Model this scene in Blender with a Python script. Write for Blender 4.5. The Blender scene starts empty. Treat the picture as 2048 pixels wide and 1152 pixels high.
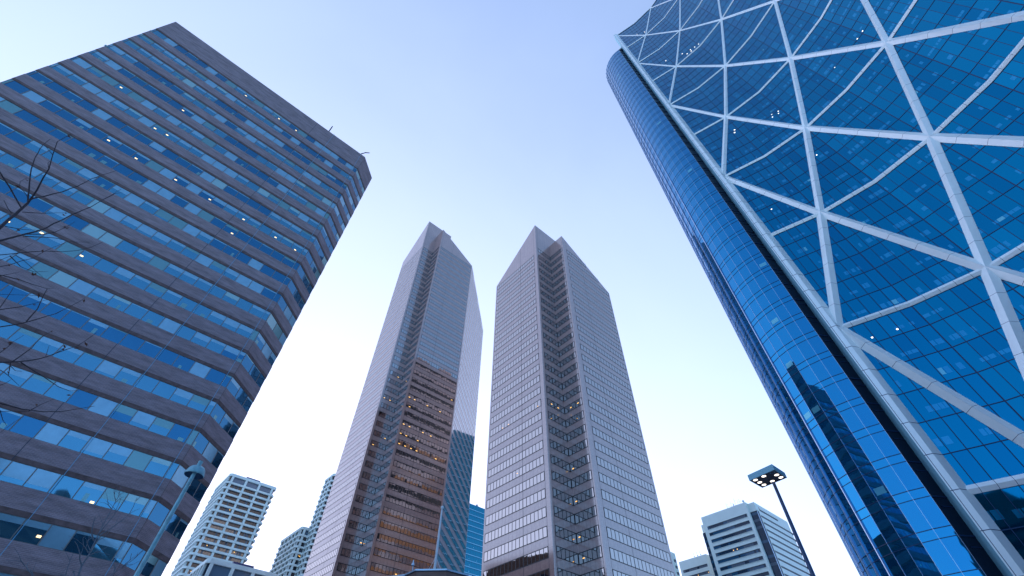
import bpy, math, random
from mathutils import Vector
sc = bpy.context.scene
C = sc.collection
R = math.radians
random.seed(7)

# ------------------------------------------------------------------ camera
EYE = 1.6
cam_d = bpy.data.cameras.new("camera"); cam = bpy.data.objects.new("camera", cam_d); C.objects.link(cam)
cam_d.sensor_width = 36.0; cam_d.lens = 36.0 * 890.84 / 2048.0
cam_d.clip_start = 0.1; cam_d.clip_end = 8000
ELEV, ROLL = R(49.241), R(0.7264)
_f = Vector((0, math.cos(ELEV), math.sin(ELEV))); _u = Vector((0, -math.sin(ELEV), math.cos(ELEV))); _r = Vector((1, 0, 0))
_r2 = _r * math.cos(ROLL) - _u * math.sin(ROLL) * -1.0
_u2 = _u * math.cos(ROLL) - _r * math.sin(ROLL)
from mathutils import Matrix
cam.matrix_world = Matrix(((_r2.x, _u2.x, -_f.x, 0), (_r2.y, _u2.y, -_f.y, 0), (_r2.z, _u2.z, -_f.z, EYE), (0, 0, 0, 1)))
sc.camera = cam

# ------------------------------------------------------------------ sky, sun, exposure
SUN_AZ, SUN_EL = -30.0, 12.0          # azimuth clockwise from +Y
w = bpy.data.worlds.new("World"); sc.world = w; w.use_nodes = True
nt = w.node_tree; nt.nodes.clear()
sky = nt.nodes.new('ShaderNodeTexSky'); sky.sky_type = 'NISHITA'; sky.sun_disc = False
sky.sun_elevation = R(SUN_EL); sky.sun_rotation = R(SUN_AZ)
sky.air_density = 1.0; sky.dust_density = 0.6; sky.ozone_density = 0.8; sky.altitude = 1050
# a thin veil of high haze over the clear-sky model, denser towards the horizon and towards the sunset side
SKY_STRENGTH, VEIL = 0.15, (3.35, 3.4, 4.0)
tc = nt.nodes.new('ShaderNodeTexCoord'); sx = nt.nodes.new('ShaderNodeSeparateXYZ'); nt.links.new(tc.outputs['Generated'], sx.inputs[0])
def mth(op, a, b=None, clamp=False):
    n = nt.nodes.new('ShaderNodeMath'); n.operation = op; n.use_clamp = clamp
    for i, v in enumerate((a, b)):
        if v is None: continue
        if isinstance(v, (int, float)): n.inputs[i].default_value = v
        else: nt.links.new(v, n.inputs[i])
    return n.outputs[0]
low = mth('POWER', mth('SUBTRACT', 1.0, mth('ABSOLUTE', sx.outputs[2]), True), 1.6)
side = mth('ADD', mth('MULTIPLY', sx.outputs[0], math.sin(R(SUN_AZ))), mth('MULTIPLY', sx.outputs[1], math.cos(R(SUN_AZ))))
cn = nt.nodes.new('ShaderNodeTexNoise'); cn.inputs['Scale'].default_value = 1.6; cn.inputs['Detail'].default_value = 5; cn.inputs['Distortion'].default_value = 0.6; nt.links.new(tc.outputs['Generated'], cn.inputs['Vector'])
wisp = mth('MULTIPLY', mth('SUBTRACT', cn.outputs[0], 0.5), 0.16)
fac = mth('ADD', mth('ADD', mth('ADD', 0.36, wisp), mth('MULTIPLY', low, 0.42)), mth('MULTIPLY', side, 0.32), True)
mx = nt.nodes.new('ShaderNodeMixRGB'); mx.blend_type = 'MIX'; nt.links.new(fac, mx.inputs[0])
glow = mth('ADD', 1.0, mth('MULTIPLY', low, mth('ADD', 0.12, mth('MULTIPLY', mth('SUBTRACT', 1.0, mth('ABSOLUTE', mth('SUBTRACT', side, 0.45)), True), 0.25))))
vm = nt.nodes.new('ShaderNodeVectorMath'); vm.operation = 'SCALE'; vm.inputs[0].default_value = VEIL; nt.links.new(glow, vm.inputs['Scale']); nt.links.new(vm.outputs[0], mx.inputs[2])
bg = nt.nodes.new('ShaderNodeBackground'); bg.inputs[1].default_value = SKY_STRENGTH
wo = nt.nodes.new('ShaderNodeOutputWorld')
nt.links.new(sky.outputs[0], mx.inputs[1]); 
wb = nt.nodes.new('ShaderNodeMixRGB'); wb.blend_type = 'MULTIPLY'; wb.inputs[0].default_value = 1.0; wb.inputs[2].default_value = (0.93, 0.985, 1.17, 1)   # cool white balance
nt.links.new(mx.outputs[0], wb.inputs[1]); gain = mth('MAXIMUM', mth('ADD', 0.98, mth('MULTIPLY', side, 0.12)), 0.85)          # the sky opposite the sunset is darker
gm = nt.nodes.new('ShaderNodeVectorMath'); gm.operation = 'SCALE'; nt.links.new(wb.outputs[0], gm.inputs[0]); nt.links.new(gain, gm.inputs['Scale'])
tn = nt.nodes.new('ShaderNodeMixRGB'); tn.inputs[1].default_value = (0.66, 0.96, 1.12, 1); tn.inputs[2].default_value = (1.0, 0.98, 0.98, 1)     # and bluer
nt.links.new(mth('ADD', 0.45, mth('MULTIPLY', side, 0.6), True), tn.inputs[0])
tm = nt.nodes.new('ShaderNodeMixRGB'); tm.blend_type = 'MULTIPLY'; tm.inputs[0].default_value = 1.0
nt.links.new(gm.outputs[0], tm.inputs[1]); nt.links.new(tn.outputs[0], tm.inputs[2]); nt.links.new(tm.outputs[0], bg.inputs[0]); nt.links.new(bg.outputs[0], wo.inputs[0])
sl = bpy.data.lights.new("sun", 'SUN'); sun = bpy.data.objects.new("sun", sl); C.objects.link(sun)
sl.energy = 0.5; sl.angle = R(25); sl.color = (1.0, 0.97, 0.95)
_sd = Vector((math.sin(R(SUN_AZ)) * math.cos(R(SUN_EL)), math.cos(R(SUN_AZ)) * math.cos(R(SUN_EL)), math.sin(R(SUN_EL))))
sun.rotation_euler = _sd.to_track_quat('Z', 'Y').to_euler(); sun.location = (-60, -30, 120)
sc.view_settings.view_transform = 'Standard'; sc.view_settings.look = 'None'
sc.view_settings.exposure = 1.22; sc.view_settings.gamma = 1.0
sc.cycles.max_bounces = 8; sc.cycles.glossy_bounces = 6; sc.cycles.diffuse_bounces = 2

# ------------------------------------------------------------------ helpers
def pol(d, az): return Vector((d * math.sin(R(az)), d * math.cos(R(az))))
def dirv(az): return Vector((math.sin(R(az)), math.cos(R(az))))
AZU, AZV = 48.8, -41.2               # the two street directions
U, V = dirv(AZU), dirv(AZV)
FPX = 890.84 / 2
def project(p):                       # used only to rank windows by the size they show at
    d = Vector(p) - Vector((0, 0, EYE)); z = d.dot(_f)
    if z <= 0.1: return None
    return (512 + FPX * d.dot(_r2) / z, 288 - FPX * d.dot(_u2) / z)
def shown_area(pts):
    q = [project(p) for p in pts]
    if any(v is None for v in q): return 0.0
    if all(v[0] < 0 or v[0] > 1024 for v in q) or all(v[1] < 0 or v[1] > 576 for v in q): return 0.0
    a = 0
    for i in range(len(q)):
        x0, y0 = q[i]; x1, y1 = q[(i + 1) % len(q)]; a += x0 * y1 - x1 * y0
    return abs(a) / 2

BASE = {}
class MB:
    def __init__(s): s.v = []; s.f = []; s.m = []; s.uv = []; s.mats = []
    def mi(s, mat):
        if mat not in s.mats: s.mats.append(mat)
        return s.mats.index(mat)
    def poly(s, pts, mat, uv=None):
        i = len(s.v); s.v += [tuple(p) for p in pts]; s.f.append(tuple(range(i, i + len(pts)))); s.m.append(s.mi(mat))
        s.uv += uv if uv else [(p[0] + p[1], p[2]) for p in pts]
    def add(s, o):
        i = len(s.v); s.v += o.v; s.f += [tuple(k + i for k in f) for f in o.f]
        s.m += [s.mi(o.mats[k]) for k in o.m]; s.uv += o.uv
    def build(s, name, parent=None, smooth=False):
        me = bpy.data.meshes.new(name)
        b = BASE.get(parent.name if parent else None, Vector((0, 0, 0)))
        me.from_pydata([(x - b.x, y - b.y, z - b.z) for x, y, z in s.v], [], s.f)
        for m in s.mats: me.materials.append(m)
        me.polygons.foreach_set('material_index', s.m)
        l = me.uv_layers.new(name='uv'); flat = [c for t in s.uv for c in t]; l.data.foreach_set('uv', flat)
        if smooth: me.polygons.foreach_set('use_smooth', [True] * len(s.f))
        me.update()
        o = bpy.data.objects.new(name, me); C.objects.link(o)
        if parent: o.parent = parent; BASE[o.name] = b
        return o
    def tube(s, pts, rad, mat, n=8, cap=True):
        pts = [Vector(p) for p in pts]
        if not isinstance(rad, (list, tuple)): rad = [rad] * len(pts)
        rings = []; up = Vector((0.31, 0.17, 0.93)).normalized()
        for i, p in enumerate(pts):
            t = (pts[min(i + 1, len(pts) - 1)] - pts[max(i - 1, 0)]).normalized()
            a = t.cross(up)
            if a.length < 1e-3: a = t.cross(Vector((1, 0, 0)))
            a.normalize(); b = t.cross(a).normalized()
            base = len(s.v)
            for k in range(n):
                th = 2 * math.pi * k / n
                s.v.append(tuple(p + (a * math.cos(th) + b * math.sin(th)) * rad[i]))
            rings.append(base)
        m = s.mi(mat)
        for i in range(len(rings) - 1):
            for k in range(n):
                q = (rings[i] + k, rings[i] + (k + 1) % n, rings[i + 1] + (k + 1) % n, rings[i + 1] + k)
                s.f.append(q); s.m.append(m); s.uv += [(k / n, i), ((k + 1) / n, i), ((k + 1) / n, i + 1), (k / n, i + 1)]
        if cap:
            for b0, rev in ((rings[0], True), (rings[-1], False)):
                q = tuple(b0 + k for k in range(n)); q = q[::-1] if rev else q
                s.f.append(q); s.m.append(m); s.uv += [(0, 0)] * n
    def lathe(s, cx, cy, prof, mat, n=24):
        m = s.mi(mat); base = len(s.v)
        for r, z in prof:
            for k in range(n):
                th = 2 * math.pi * k / n; s.v.append((cx + r * math.cos(th), cy + r * math.sin(th), z))
        for i in range(len(prof) - 1):
            for k in range(n):
                a = base + i * n; b = a + n
                s.f.append((a + k, a + (k + 1) % n, b + (k + 1) % n, b + k)); s.m.append(m)
                s.uv += [(k / n, i)] * 4
    def prism(s, plan, z0, z1, mat, top=True, bottom=False, topmat=None):
        n = len(plan)
        for i in range(n):
            a, b = plan[i], plan[(i + 1) % n]; L = (Vector(b) - Vector(a)).length
            s.poly([(a[0], a[1], z0), (b[0], b[1], z0), (b[0], b[1], z1), (a[0], a[1], z1)], mat, [(0, z0), (L, z0), (L, z1), (0, z1)])
        if top: s.poly([(p[0], p[1], z1) for p in plan], topmat or mat)
        if bottom: s.poly([(p[0], p[1], z0) for p in reversed(plan)], mat)

class Face:                           # a vertical wall: s metres along, z up, o metres outward
    def __init__(f, p, d, n): f.p = Vector(p); f.d = Vector(d); f.n = Vector(n)
    def pt(f, s, z, o=0.0):
        q = f.p + f.d * s + f.n * o; return (q.x, q.y, z)
    def quad(f, mb, s0, s1, z0, z1, o, mat, uo=(0, 0), warp=0.0):
        w_ = [random.uniform(-warp, warp) for _ in range(4)] if warp else (0, 0, 0, 0)
        mb.poly([f.pt(s0, z0, o + w_[0]), f.pt(s1, z0, o + w_[1]), f.pt(s1, z1, o + w_[2]), f.pt(s0, z1, o + w_[3])], mat,
                [(s0 + uo[0], z0 + uo[1]), (s1 + uo[0], z0 + uo[1]), (s1 + uo[0], z1 + uo[1]), (s0 + uo[0], z1 + uo[1])])
    def box(f, mb, s0, s1, z0, z1, o0, o1, mat, ends=True, under=None):
        f.quad(mb, s0, s1, z0, z1, o1, mat)
        P = f.pt; um = under or mat
        mb.poly([P(s0, z0, o0), P(s1, z0, o0), P(s1, z0, o1), P(s0, z0, o1)], um, [(s0, z0 - o1), (s1, z0 - o1), (s1, z0), (s0, z0)])
        mb.poly([P(s0, z1, o1), P(s1, z1, o1), P(s1, z1, o0), P(s0, z1, o0)], mat, [(s0, z1), (s1, z1), (s1, z1 + o1), (s0, z1 + o1)])
        if ends:
            mb.poly([P(s0, z0, o0), P(s0, z0, o1), P(s0, z1, o1), P(s0, z1, o0)], mat, [(s0, z0), (s0 + o1, z0), (s0 + o1, z1), (s0, z1)])
            mb.poly([P(s1, z0, o1), P(s1, z0, o0), P(s1, z1, o0), P(s1, z1, o1)], mat, [(s1, z0), (s1 + o1, z0), (s1 + o1, z1), (s1, z1)])
    def hit(f, px, py):               # where the sight line through a photo pixel (2048 wide) meets this wall: (s, z)
        X = (px - 1024) / 890.84; Y = -(py - 576) / 890.84
        r = _f + _r2 * X + _u2 * Y
        det = r.x * (-f.d.y) - r.y * (-f.d.x)
        t = (f.p.x * (-f.d.y) - f.p.y * (-f.d.x)) / det
        q = Vector((r.x * t, r.y * t)); return (q - f.p).dot(f.d), EYE + r.z * t

def thing(name, label, cat, loc, group=None):
    o = bpy.data.objects.new(name, None); C.objects.link(o); o.empty_display_size = 0.5
    o.location = loc; BASE[o.name] = Vector(loc)
    o['label'] = label; o['category'] = cat
    if group: o['group'] = group
    return o
def tag(o, label, cat, group=None):
    o['label'] = label; o['category'] = cat
    if group: o['group'] = group
    return o
def part_windows(items, name, parent, cap=100):   # items: (shown area, MB); the largest become parts, the rest one stuff part
    items = sorted(items, key=lambda t: -t[0]); seen = [i for i in items if i[0] > 1.0]
    for a, mb in seen[:cap]: mb.build(name, parent)
    rest = seen[cap:] + [i for i in items if i[0] <= 1.0]
    if rest:
        m = MB()
        for a, b in rest: m.add(b)
        o = m.build(name, parent); o['kind'] = 'stuff'

# ------------------------------------------------------------------ materials
def mat(name, col, rough=0.6, metal=0.0, spec=0.5, ior=1.5, emit=None, estr=0.0):
    m = bpy.data.materials.new(name); m.use_nodes = True
    b = m.node_tree.nodes['Principled BSDF']
    b.inputs['Base Color'].default_value = (*col, 1); b.inputs['Roughness'].default_value = rough
    b.inputs['Metallic'].default_value = metal; b.inputs['Specular IOR Level'].default_value = spec; b.inputs['IOR'].default_value = ior
    if emit: b.inputs['Emission Color'].default_value = (*emit, 1); b.inputs['Emission Strength'].default_value = estr
    return m
def N(m, t, **kw):
    n = m.node_tree.nodes.new(t)
    for k, v in kw.items(): setattr(n, k, v)
    return n
def uvnode(m): return N(m, 'ShaderNodeUVMap', uv_map='uv').outputs[0]
def mottled(m, col, amt=0.25, scale=0.6, detail=6, coord='obj', stretch=None, bump=0.0, fine=12.0):
    nd = m.node_tree; b = nd.nodes['Principled BSDF']
    src = uvnode(m) if coord == 'uv' else N(m, 'ShaderNodeTexCoord').outputs['Object']
    if stretch:
        mp = N(m, 'ShaderNodeMapping'); mp.inputs['Scale'].default_value = stretch; nd.links.new(src, mp.inputs[0]); src = mp.outputs[0]
    no = N(m, 'ShaderNodeTexNoise'); no.inputs['Scale'].default_value = scale; no.inputs['Detail'].default_value = detail; no.inputs['Roughness'].default_value = 0.65
    nd.links.new(src, no.inputs['Vector'])
    rp = N(m, 'ShaderNodeValToRGB'); e = rp.color_ramp.elements
    e[0].position = 0.3; e[1].position = 0.7
    e[0].color = (*[c * (1 - amt) for c in col], 1); e[1].color = (*[min(1, c * (1 + amt)) for c in col], 1)
    nd.links.new(no.outputs[0], rp.inputs[0]); nd.links.new(rp.outputs[0], b.inputs['Base Color'])
    if bump:
        n2 = N(m, 'ShaderNodeTexNoise'); n2.inputs['Scale'].default_value = fine; n2.inputs['Detail'].default_value = 4
        nd.links.new(src, n2.inputs['Vector'])
        bp = N(m, 'ShaderNodeBump'); bp.inputs['Strength'].default_value = bump; bp.inputs['Distance'].default_value = 0.05
        nd.links.new(n2.outputs[0], bp.inputs['Height']); nd.links.new(bp.outputs[0], b.inputs['Normal'])
    return m
def wavy(m, strength=0.02, scale=0.5, dist=0.2):
    nd = m.node_tree; b = nd.nodes['Principled BSDF']
    tc = N(m, 'ShaderNodeTexCoord'); no = N(m, 'ShaderNodeTexNoise'); no.inputs['Scale'].default_value = scale; no.inputs['Detail'].default_value = 2
    nd.links.new(tc.outputs['Object'], no.inputs['Vector'])
    bp = N(m, 'ShaderNodeBump'); bp.inputs['Strength'].default_value = strength; bp.inputs['Distance'].default_value = dist
    nd.links.new(no.outputs[0], bp.inputs['Height']); nd.links.new(bp.outputs[0], b.inputs['Normal'])
    return m
def brickmat(name, c1, c2, mortar, bw=0.42, rh=0.12, ms=0.02):
    m = mat(name, c1, 0.85); nd = m.node_tree; b = nd.nodes['Principled BSDF']
    br = N(m, 'ShaderNodeTexBrick'); br.inputs['Scale'].default_value = 1.0
    br.inputs['Brick Width'].default_value = bw; br.inputs['Row Height'].default_value = rh; br.inputs['Mortar Size'].default_value = ms
    br.inputs['Color1'].default_value = (*c1, 1); br.inputs['Color2'].default_value = (*c2, 1); br.inputs['Mortar'].default_value = (*mortar, 1)
    src = uvnode(m); nd.links.new(src, br.inputs['Vector'])
    no = N(m, 'ShaderNodeTexNoise'); no.inputs['Scale'].default_value = 0.8; no.inputs['Detail'].default_value = 8; no.inputs['Roughness'].default_value = 0.7
    mp = N(m, 'ShaderNodeMapping'); mp.inputs['Scale'].default_value = (0.5, 2.2, 1); nd.links.new(src, mp.inputs[0]); nd.links.new(mp.outputs[0], no.inputs['Vector'])
    mr = N(m, 'ShaderNodeMapRange'); mr.inputs[1].default_value = 0.25; mr.inputs[2].default_value = 0.75; mr.inputs[3].default_value = 0.55; mr.inputs[4].default_value = 1.45
    nd.links.new(no.outputs[0], mr.inputs[0])
    mu = N(m, 'ShaderNodeMixRGB', blend_type='MULTIPLY'); mu.inputs[0].default_value = 1
    nd.links.new(br.outputs[0], mu.inputs[1]); nd.links.new(mr.outputs[0], mu.inputs[2]); nd.links.new(mu.outputs[0], b.inputs['Base Color'])
    bp = N(m, 'ShaderNodeBump'); bp.inputs['Strength'].default_value = 0.5; bp.inputs['Distance'].default_value = 0.03
    nd.links.new(br.outputs[1], bp.inputs['Height']); bp.invert = True; nd.links.new(bp.outputs[0], b.inputs['Normal'])
    return m

M = {}
M['brick'] = brickmat('dark_brick', (0.285, 0.200, 0.220), (0.235, 0.175, 0.205), (0.32, 0.26, 0.28))
M['soldier'] = mottled(mat('soldier_brick', (0.10, 0.06, 0.06), 0.85), (0.14, 0.09, 0.09), 0.4, 1.5, coord='uv')
M['mullion'] = mat('bronze_mullion', (0.16, 0.15, 0.15), 0.4, 0.5)
M['pane'] = wavy(mat('blue_pane', (0.075, 0.25, 0.36), 0.03, 0.75), 0.012, 0.35)
M['pane_dark'] = wavy(mat('deep_blue_pane', (0.03, 0.155, 0.275), 0.03, 0.8), 0.012, 0.35)
M['blind'] = mottled(mat('blind_behind_glass', (0.20, 0.32, 0.42), 0.12, 0.35), (0.22, 0.42, 0.54), 0.08, 1.2)
M['blind_pale'] = mat('pale_blind', (0.30, 0.48, 0.50), 0.12, 0.3)
M['blind_dim'] = mat('dim_blind', (0.15, 0.31, 0.33), 0.1, 0.45)
M['warm'] = mat('warm_lamp', (1, 0.8, 0.5), 0.5, emit=(1.0, 0.66, 0.28), estr=0.95)
M['amber'] = mat('amber_lamp', (1, 0.7, 0.3), 0.5, emit=(1.0, 0.50, 0.09), estr=0.7)
M['white_lamp'] = mat('white_lamp', (1, 0.9, 0.8), 0.5, emit=(1.0, 0.86, 0.74), estr=1.3)
def granite(name, col):
    m = mat(name, col, 0.11, 0.0, 0.5, 2.6); mottled(m, col, 0.14, 1.6, 8, 'uv')
    nd = m.node_tree; b = nd.nodes['Principled BSDF']
    br = N(m, 'ShaderNodeTexBrick', offset=0.0); br.inputs['Scale'].default_value = 1.0; br.inputs['Brick Width'].default_value = 1.22; br.inputs['Row Height'].default_value = 3.925
    br.inputs['Mortar Size'].default_value = 0.025; br.inputs['Color1'].default_value = (1, 1, 1, 1); br.inputs['Color2'].default_value = (0.9, 0.9, 0.92, 1); br.inputs['Mortar'].default_value = (0.55, 0.55, 0.57, 1)
    nd.links.new(uvnode(m), br.inputs['Vector'])
    old = b.inputs['Base Color'].links[0].from_socket
    mu = N(m, 'ShaderNodeMixRGB', blend_type='MULTIPLY'); mu.inputs[0].default_value = 1
    nd.links.new(old, mu.inputs[1]); nd.links.new(br.outputs[0], mu.inputs[2]); nd.links.new(mu.outputs[0], b.inputs['Base Color'])
    return m
M['granite'] = granite('polished_granite', (0.44, 0.27, 0.235))
M['tglass'] = wavy(mat('bronze_mirror_glass', (0.46, 0.42, 0.40), 0.025, 1.0), 0.03, 0.45)
M['tframe'] = mat('dark_window_frame', (0.02, 0.02, 0.03), 0.4)
M['bow0'] = wavy(mat('blue_curtain_glass', (0.0, 0.165, 0.31), 0.03, 0.93, 0.3), 0.01, 0.3)
M['bow1'] = wavy(mat('blue_curtain_glass_light', (0.001, 0.185, 0.34), 0.03, 0.93, 0.3), 0.01, 0.3)
M['bow2'] = wavy(mat('blue_curtain_glass_deep', (0.0, 0.145, 0.29), 0.03, 0.93, 0.3), 0.01, 0.3)
M['bow_room'] = mat('blue_lit_ceiling_glass', (0.006, 0.25, 0.47), 0.08, 0.6)
M['bow_room2'] = mat('pale_lit_ceiling_glass', (0.12, 0.44, 0.56), 0.08, 0.5)
M['bow_line'] = mat('dark_blue_mullion', (0.004, 0.03, 0.10), 0.35, 0.3)
M['steel'] = mottled(mat('painted_steel_cladding', (0.62, 0.66, 0.72), 0.38, 0.25), (0.84, 0.92, 0.92), 0.04, 0.4)
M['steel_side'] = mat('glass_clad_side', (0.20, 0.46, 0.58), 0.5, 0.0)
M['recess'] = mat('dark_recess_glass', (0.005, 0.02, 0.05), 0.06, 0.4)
M['nose0'] = wavy(mat('round_blue_glass', (0.010, 0.215, 0.44), 0.015, 0.9), 0.05, 0.28)
M['nose1'] = wavy(mat('round_blue_spandrel', (0.012, 0.23, 0.455), 0.02, 0.9), 0.03, 0.28)
M['fin'] = mat('pale_metal_fin', (0.50, 0.62, 0.78), 0.25, 0.7)
M['concrete'] = mottled(mat('pale_concrete', (0.42, 0.50, 0.53), 0.8), (0.74, 0.84, 0.82), 0.10, 0.25)
M['cwindow'] = mat('dark_apartment_glass', (0.02, 0.022, 0.035), 0.08, 0.0, 0.3)
M['cwindow2'] = mat('brown_apartment_glass', (0.075, 0.05, 0.055), 0.08, 0.0, 0.6)
M['cblue'] = mat('blue_grey_panel', (0.09, 0.16, 0.24), 0.3)
M['roof'] = mat('roof_membrane', (0.10, 0.10, 0.11), 0.9)
M['roofedge'] = mat('dark_blue_roof_screen', (0.05, 0.05, 0.16), 0.6)
M['eglass'] = wavy(mat('turquoise_glass', (0.006, 0.20, 0.30), 0.04, 0.6), 0.02, 0.3)
M['eline'] = mat('pale_floor_edge', (0.30, 0.55, 0.72), 0.4, 0.2)
M['fstone'] = mottled(mat('cream_precast', (0.52, 0.58, 0.60), 0.75), (0.68, 0.76, 0.72), 0.05, 0.2)
M['fwhite'] = mottled(mat('white_precast', (0.68, 0.72, 0.78), 0.7), (0.70, 0.74, 0.72), 0.04, 0.2)
M['fwin'] = mat('office_glass', (0.012, 0.03, 0.06), 0.08, 0.0, 0.3)
M['fwin2'] = mat('office_glass_blue', (0.02, 0.08, 0.15), 0.08, 0.0, 0.4)
M['fwin3'] = mat('office_blind', (0.10, 0.13, 0.17), 0.3, 0.0, 0.2)
M['redsign'] = mat('red_sign_paint', (0.50, 0.16, 0.12), 0.5)
M['gbrick'] = brickmat('brown_brick', (0.20, 0.115, 0.095), (0.17, 0.10, 0.085), (0.2, 0.15, 0.13))
M['coping'] = mat('pale_blue_coping', (0.50, 0.66, 0.80), 0.35, 0.4)
M['polepaint'] = mottled(mat('weathered_blue_paint', (0.14, 0.33, 0.52), 0.45, 0.2), (0.20, 0.44, 0.52), 0.22, 5, bump=0.1)
M['polewhite'] = mat('white_pole_paint', (0.62, 0.70, 0.76), 0.4)
M['lampin'] = mat('lamp_inside', (0.03, 0.11, 0.22), 0.4)
M['shoe'] = mat('blue_grey_housing', (0.16, 0.36, 0.45), 0.4, 0.3)
M['shoedark'] = mat('dark_housing_underside', (0.03, 0.035, 0.05), 0.6)
M['shoepole'] = mat('dark_blue_pole', (0.03, 0.07, 0.16), 0.45, 0.2)
M['cable'] = mat('pale_blue_rope', (0.14, 0.42, 0.66), 0.5)
M['dark'] = mat('dark_metal', (0.03, 0.04, 0.07), 0.5)
M['bark'] = mottled(mat('dark_bark', (0.055, 0.045, 0.06), 0.9), (0.05, 0.042, 0.055), 0.35, 20)
M['bark2'] = mottled(mat('grey_bark', (0.15, 0.17, 0.20), 0.85), (0.13, 0.16, 0.20), 0.3, 14)
M['leaf'] = mat('dead_leaf', (0.16, 0.07, 0.05), 0.8)
M['asphalt'] = mottled(mat('pale_winter_street', (0.30, 0.31, 0.33), 0.9), (0.30, 0.31, 0.33), 0.3, 0.05)
M['paving'] = brickmat('granite_paving', (0.38, 0.38, 0.385), (0.34, 0.34, 0.35), (0.2, 0.2, 0.2), 1.2, 0.6, 0.01)
M['slab_glow'] = mat('added_warm_glow', (0.05, 0.03, 0.02), 0.1, emit=(0.50, 0.27, 0.16), estr=0.20)  # made-up emission for the orange mirrored in the taller twin, not real rooms
M['bstone'] = mottled(mat('grey_brown_stone', (0.10, 0.10, 0.11), 0.7), (0.10, 0.10, 0.11), 0.2, 0.3)
# ------------------------------------------------------------------ ground
g = MB(); g.poly([(-4000, -4000, 0), (4000, -4000, 0), (4000, 4000, 0), (-4000, 4000, 0)], M['asphalt']); g.build('ground')['kind'] = 'structure'
g = MB(); q = [(-22, -30), (46, -42), (40, 44), (-12, 44)]
g.poly([(x, y, 0.13) for x, y in q], M['paving'], q); g.prism(q, 0.0, 0.129, M['paving'], top=False); g.build('plaza_paving')['kind'] = 'structure'

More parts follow.
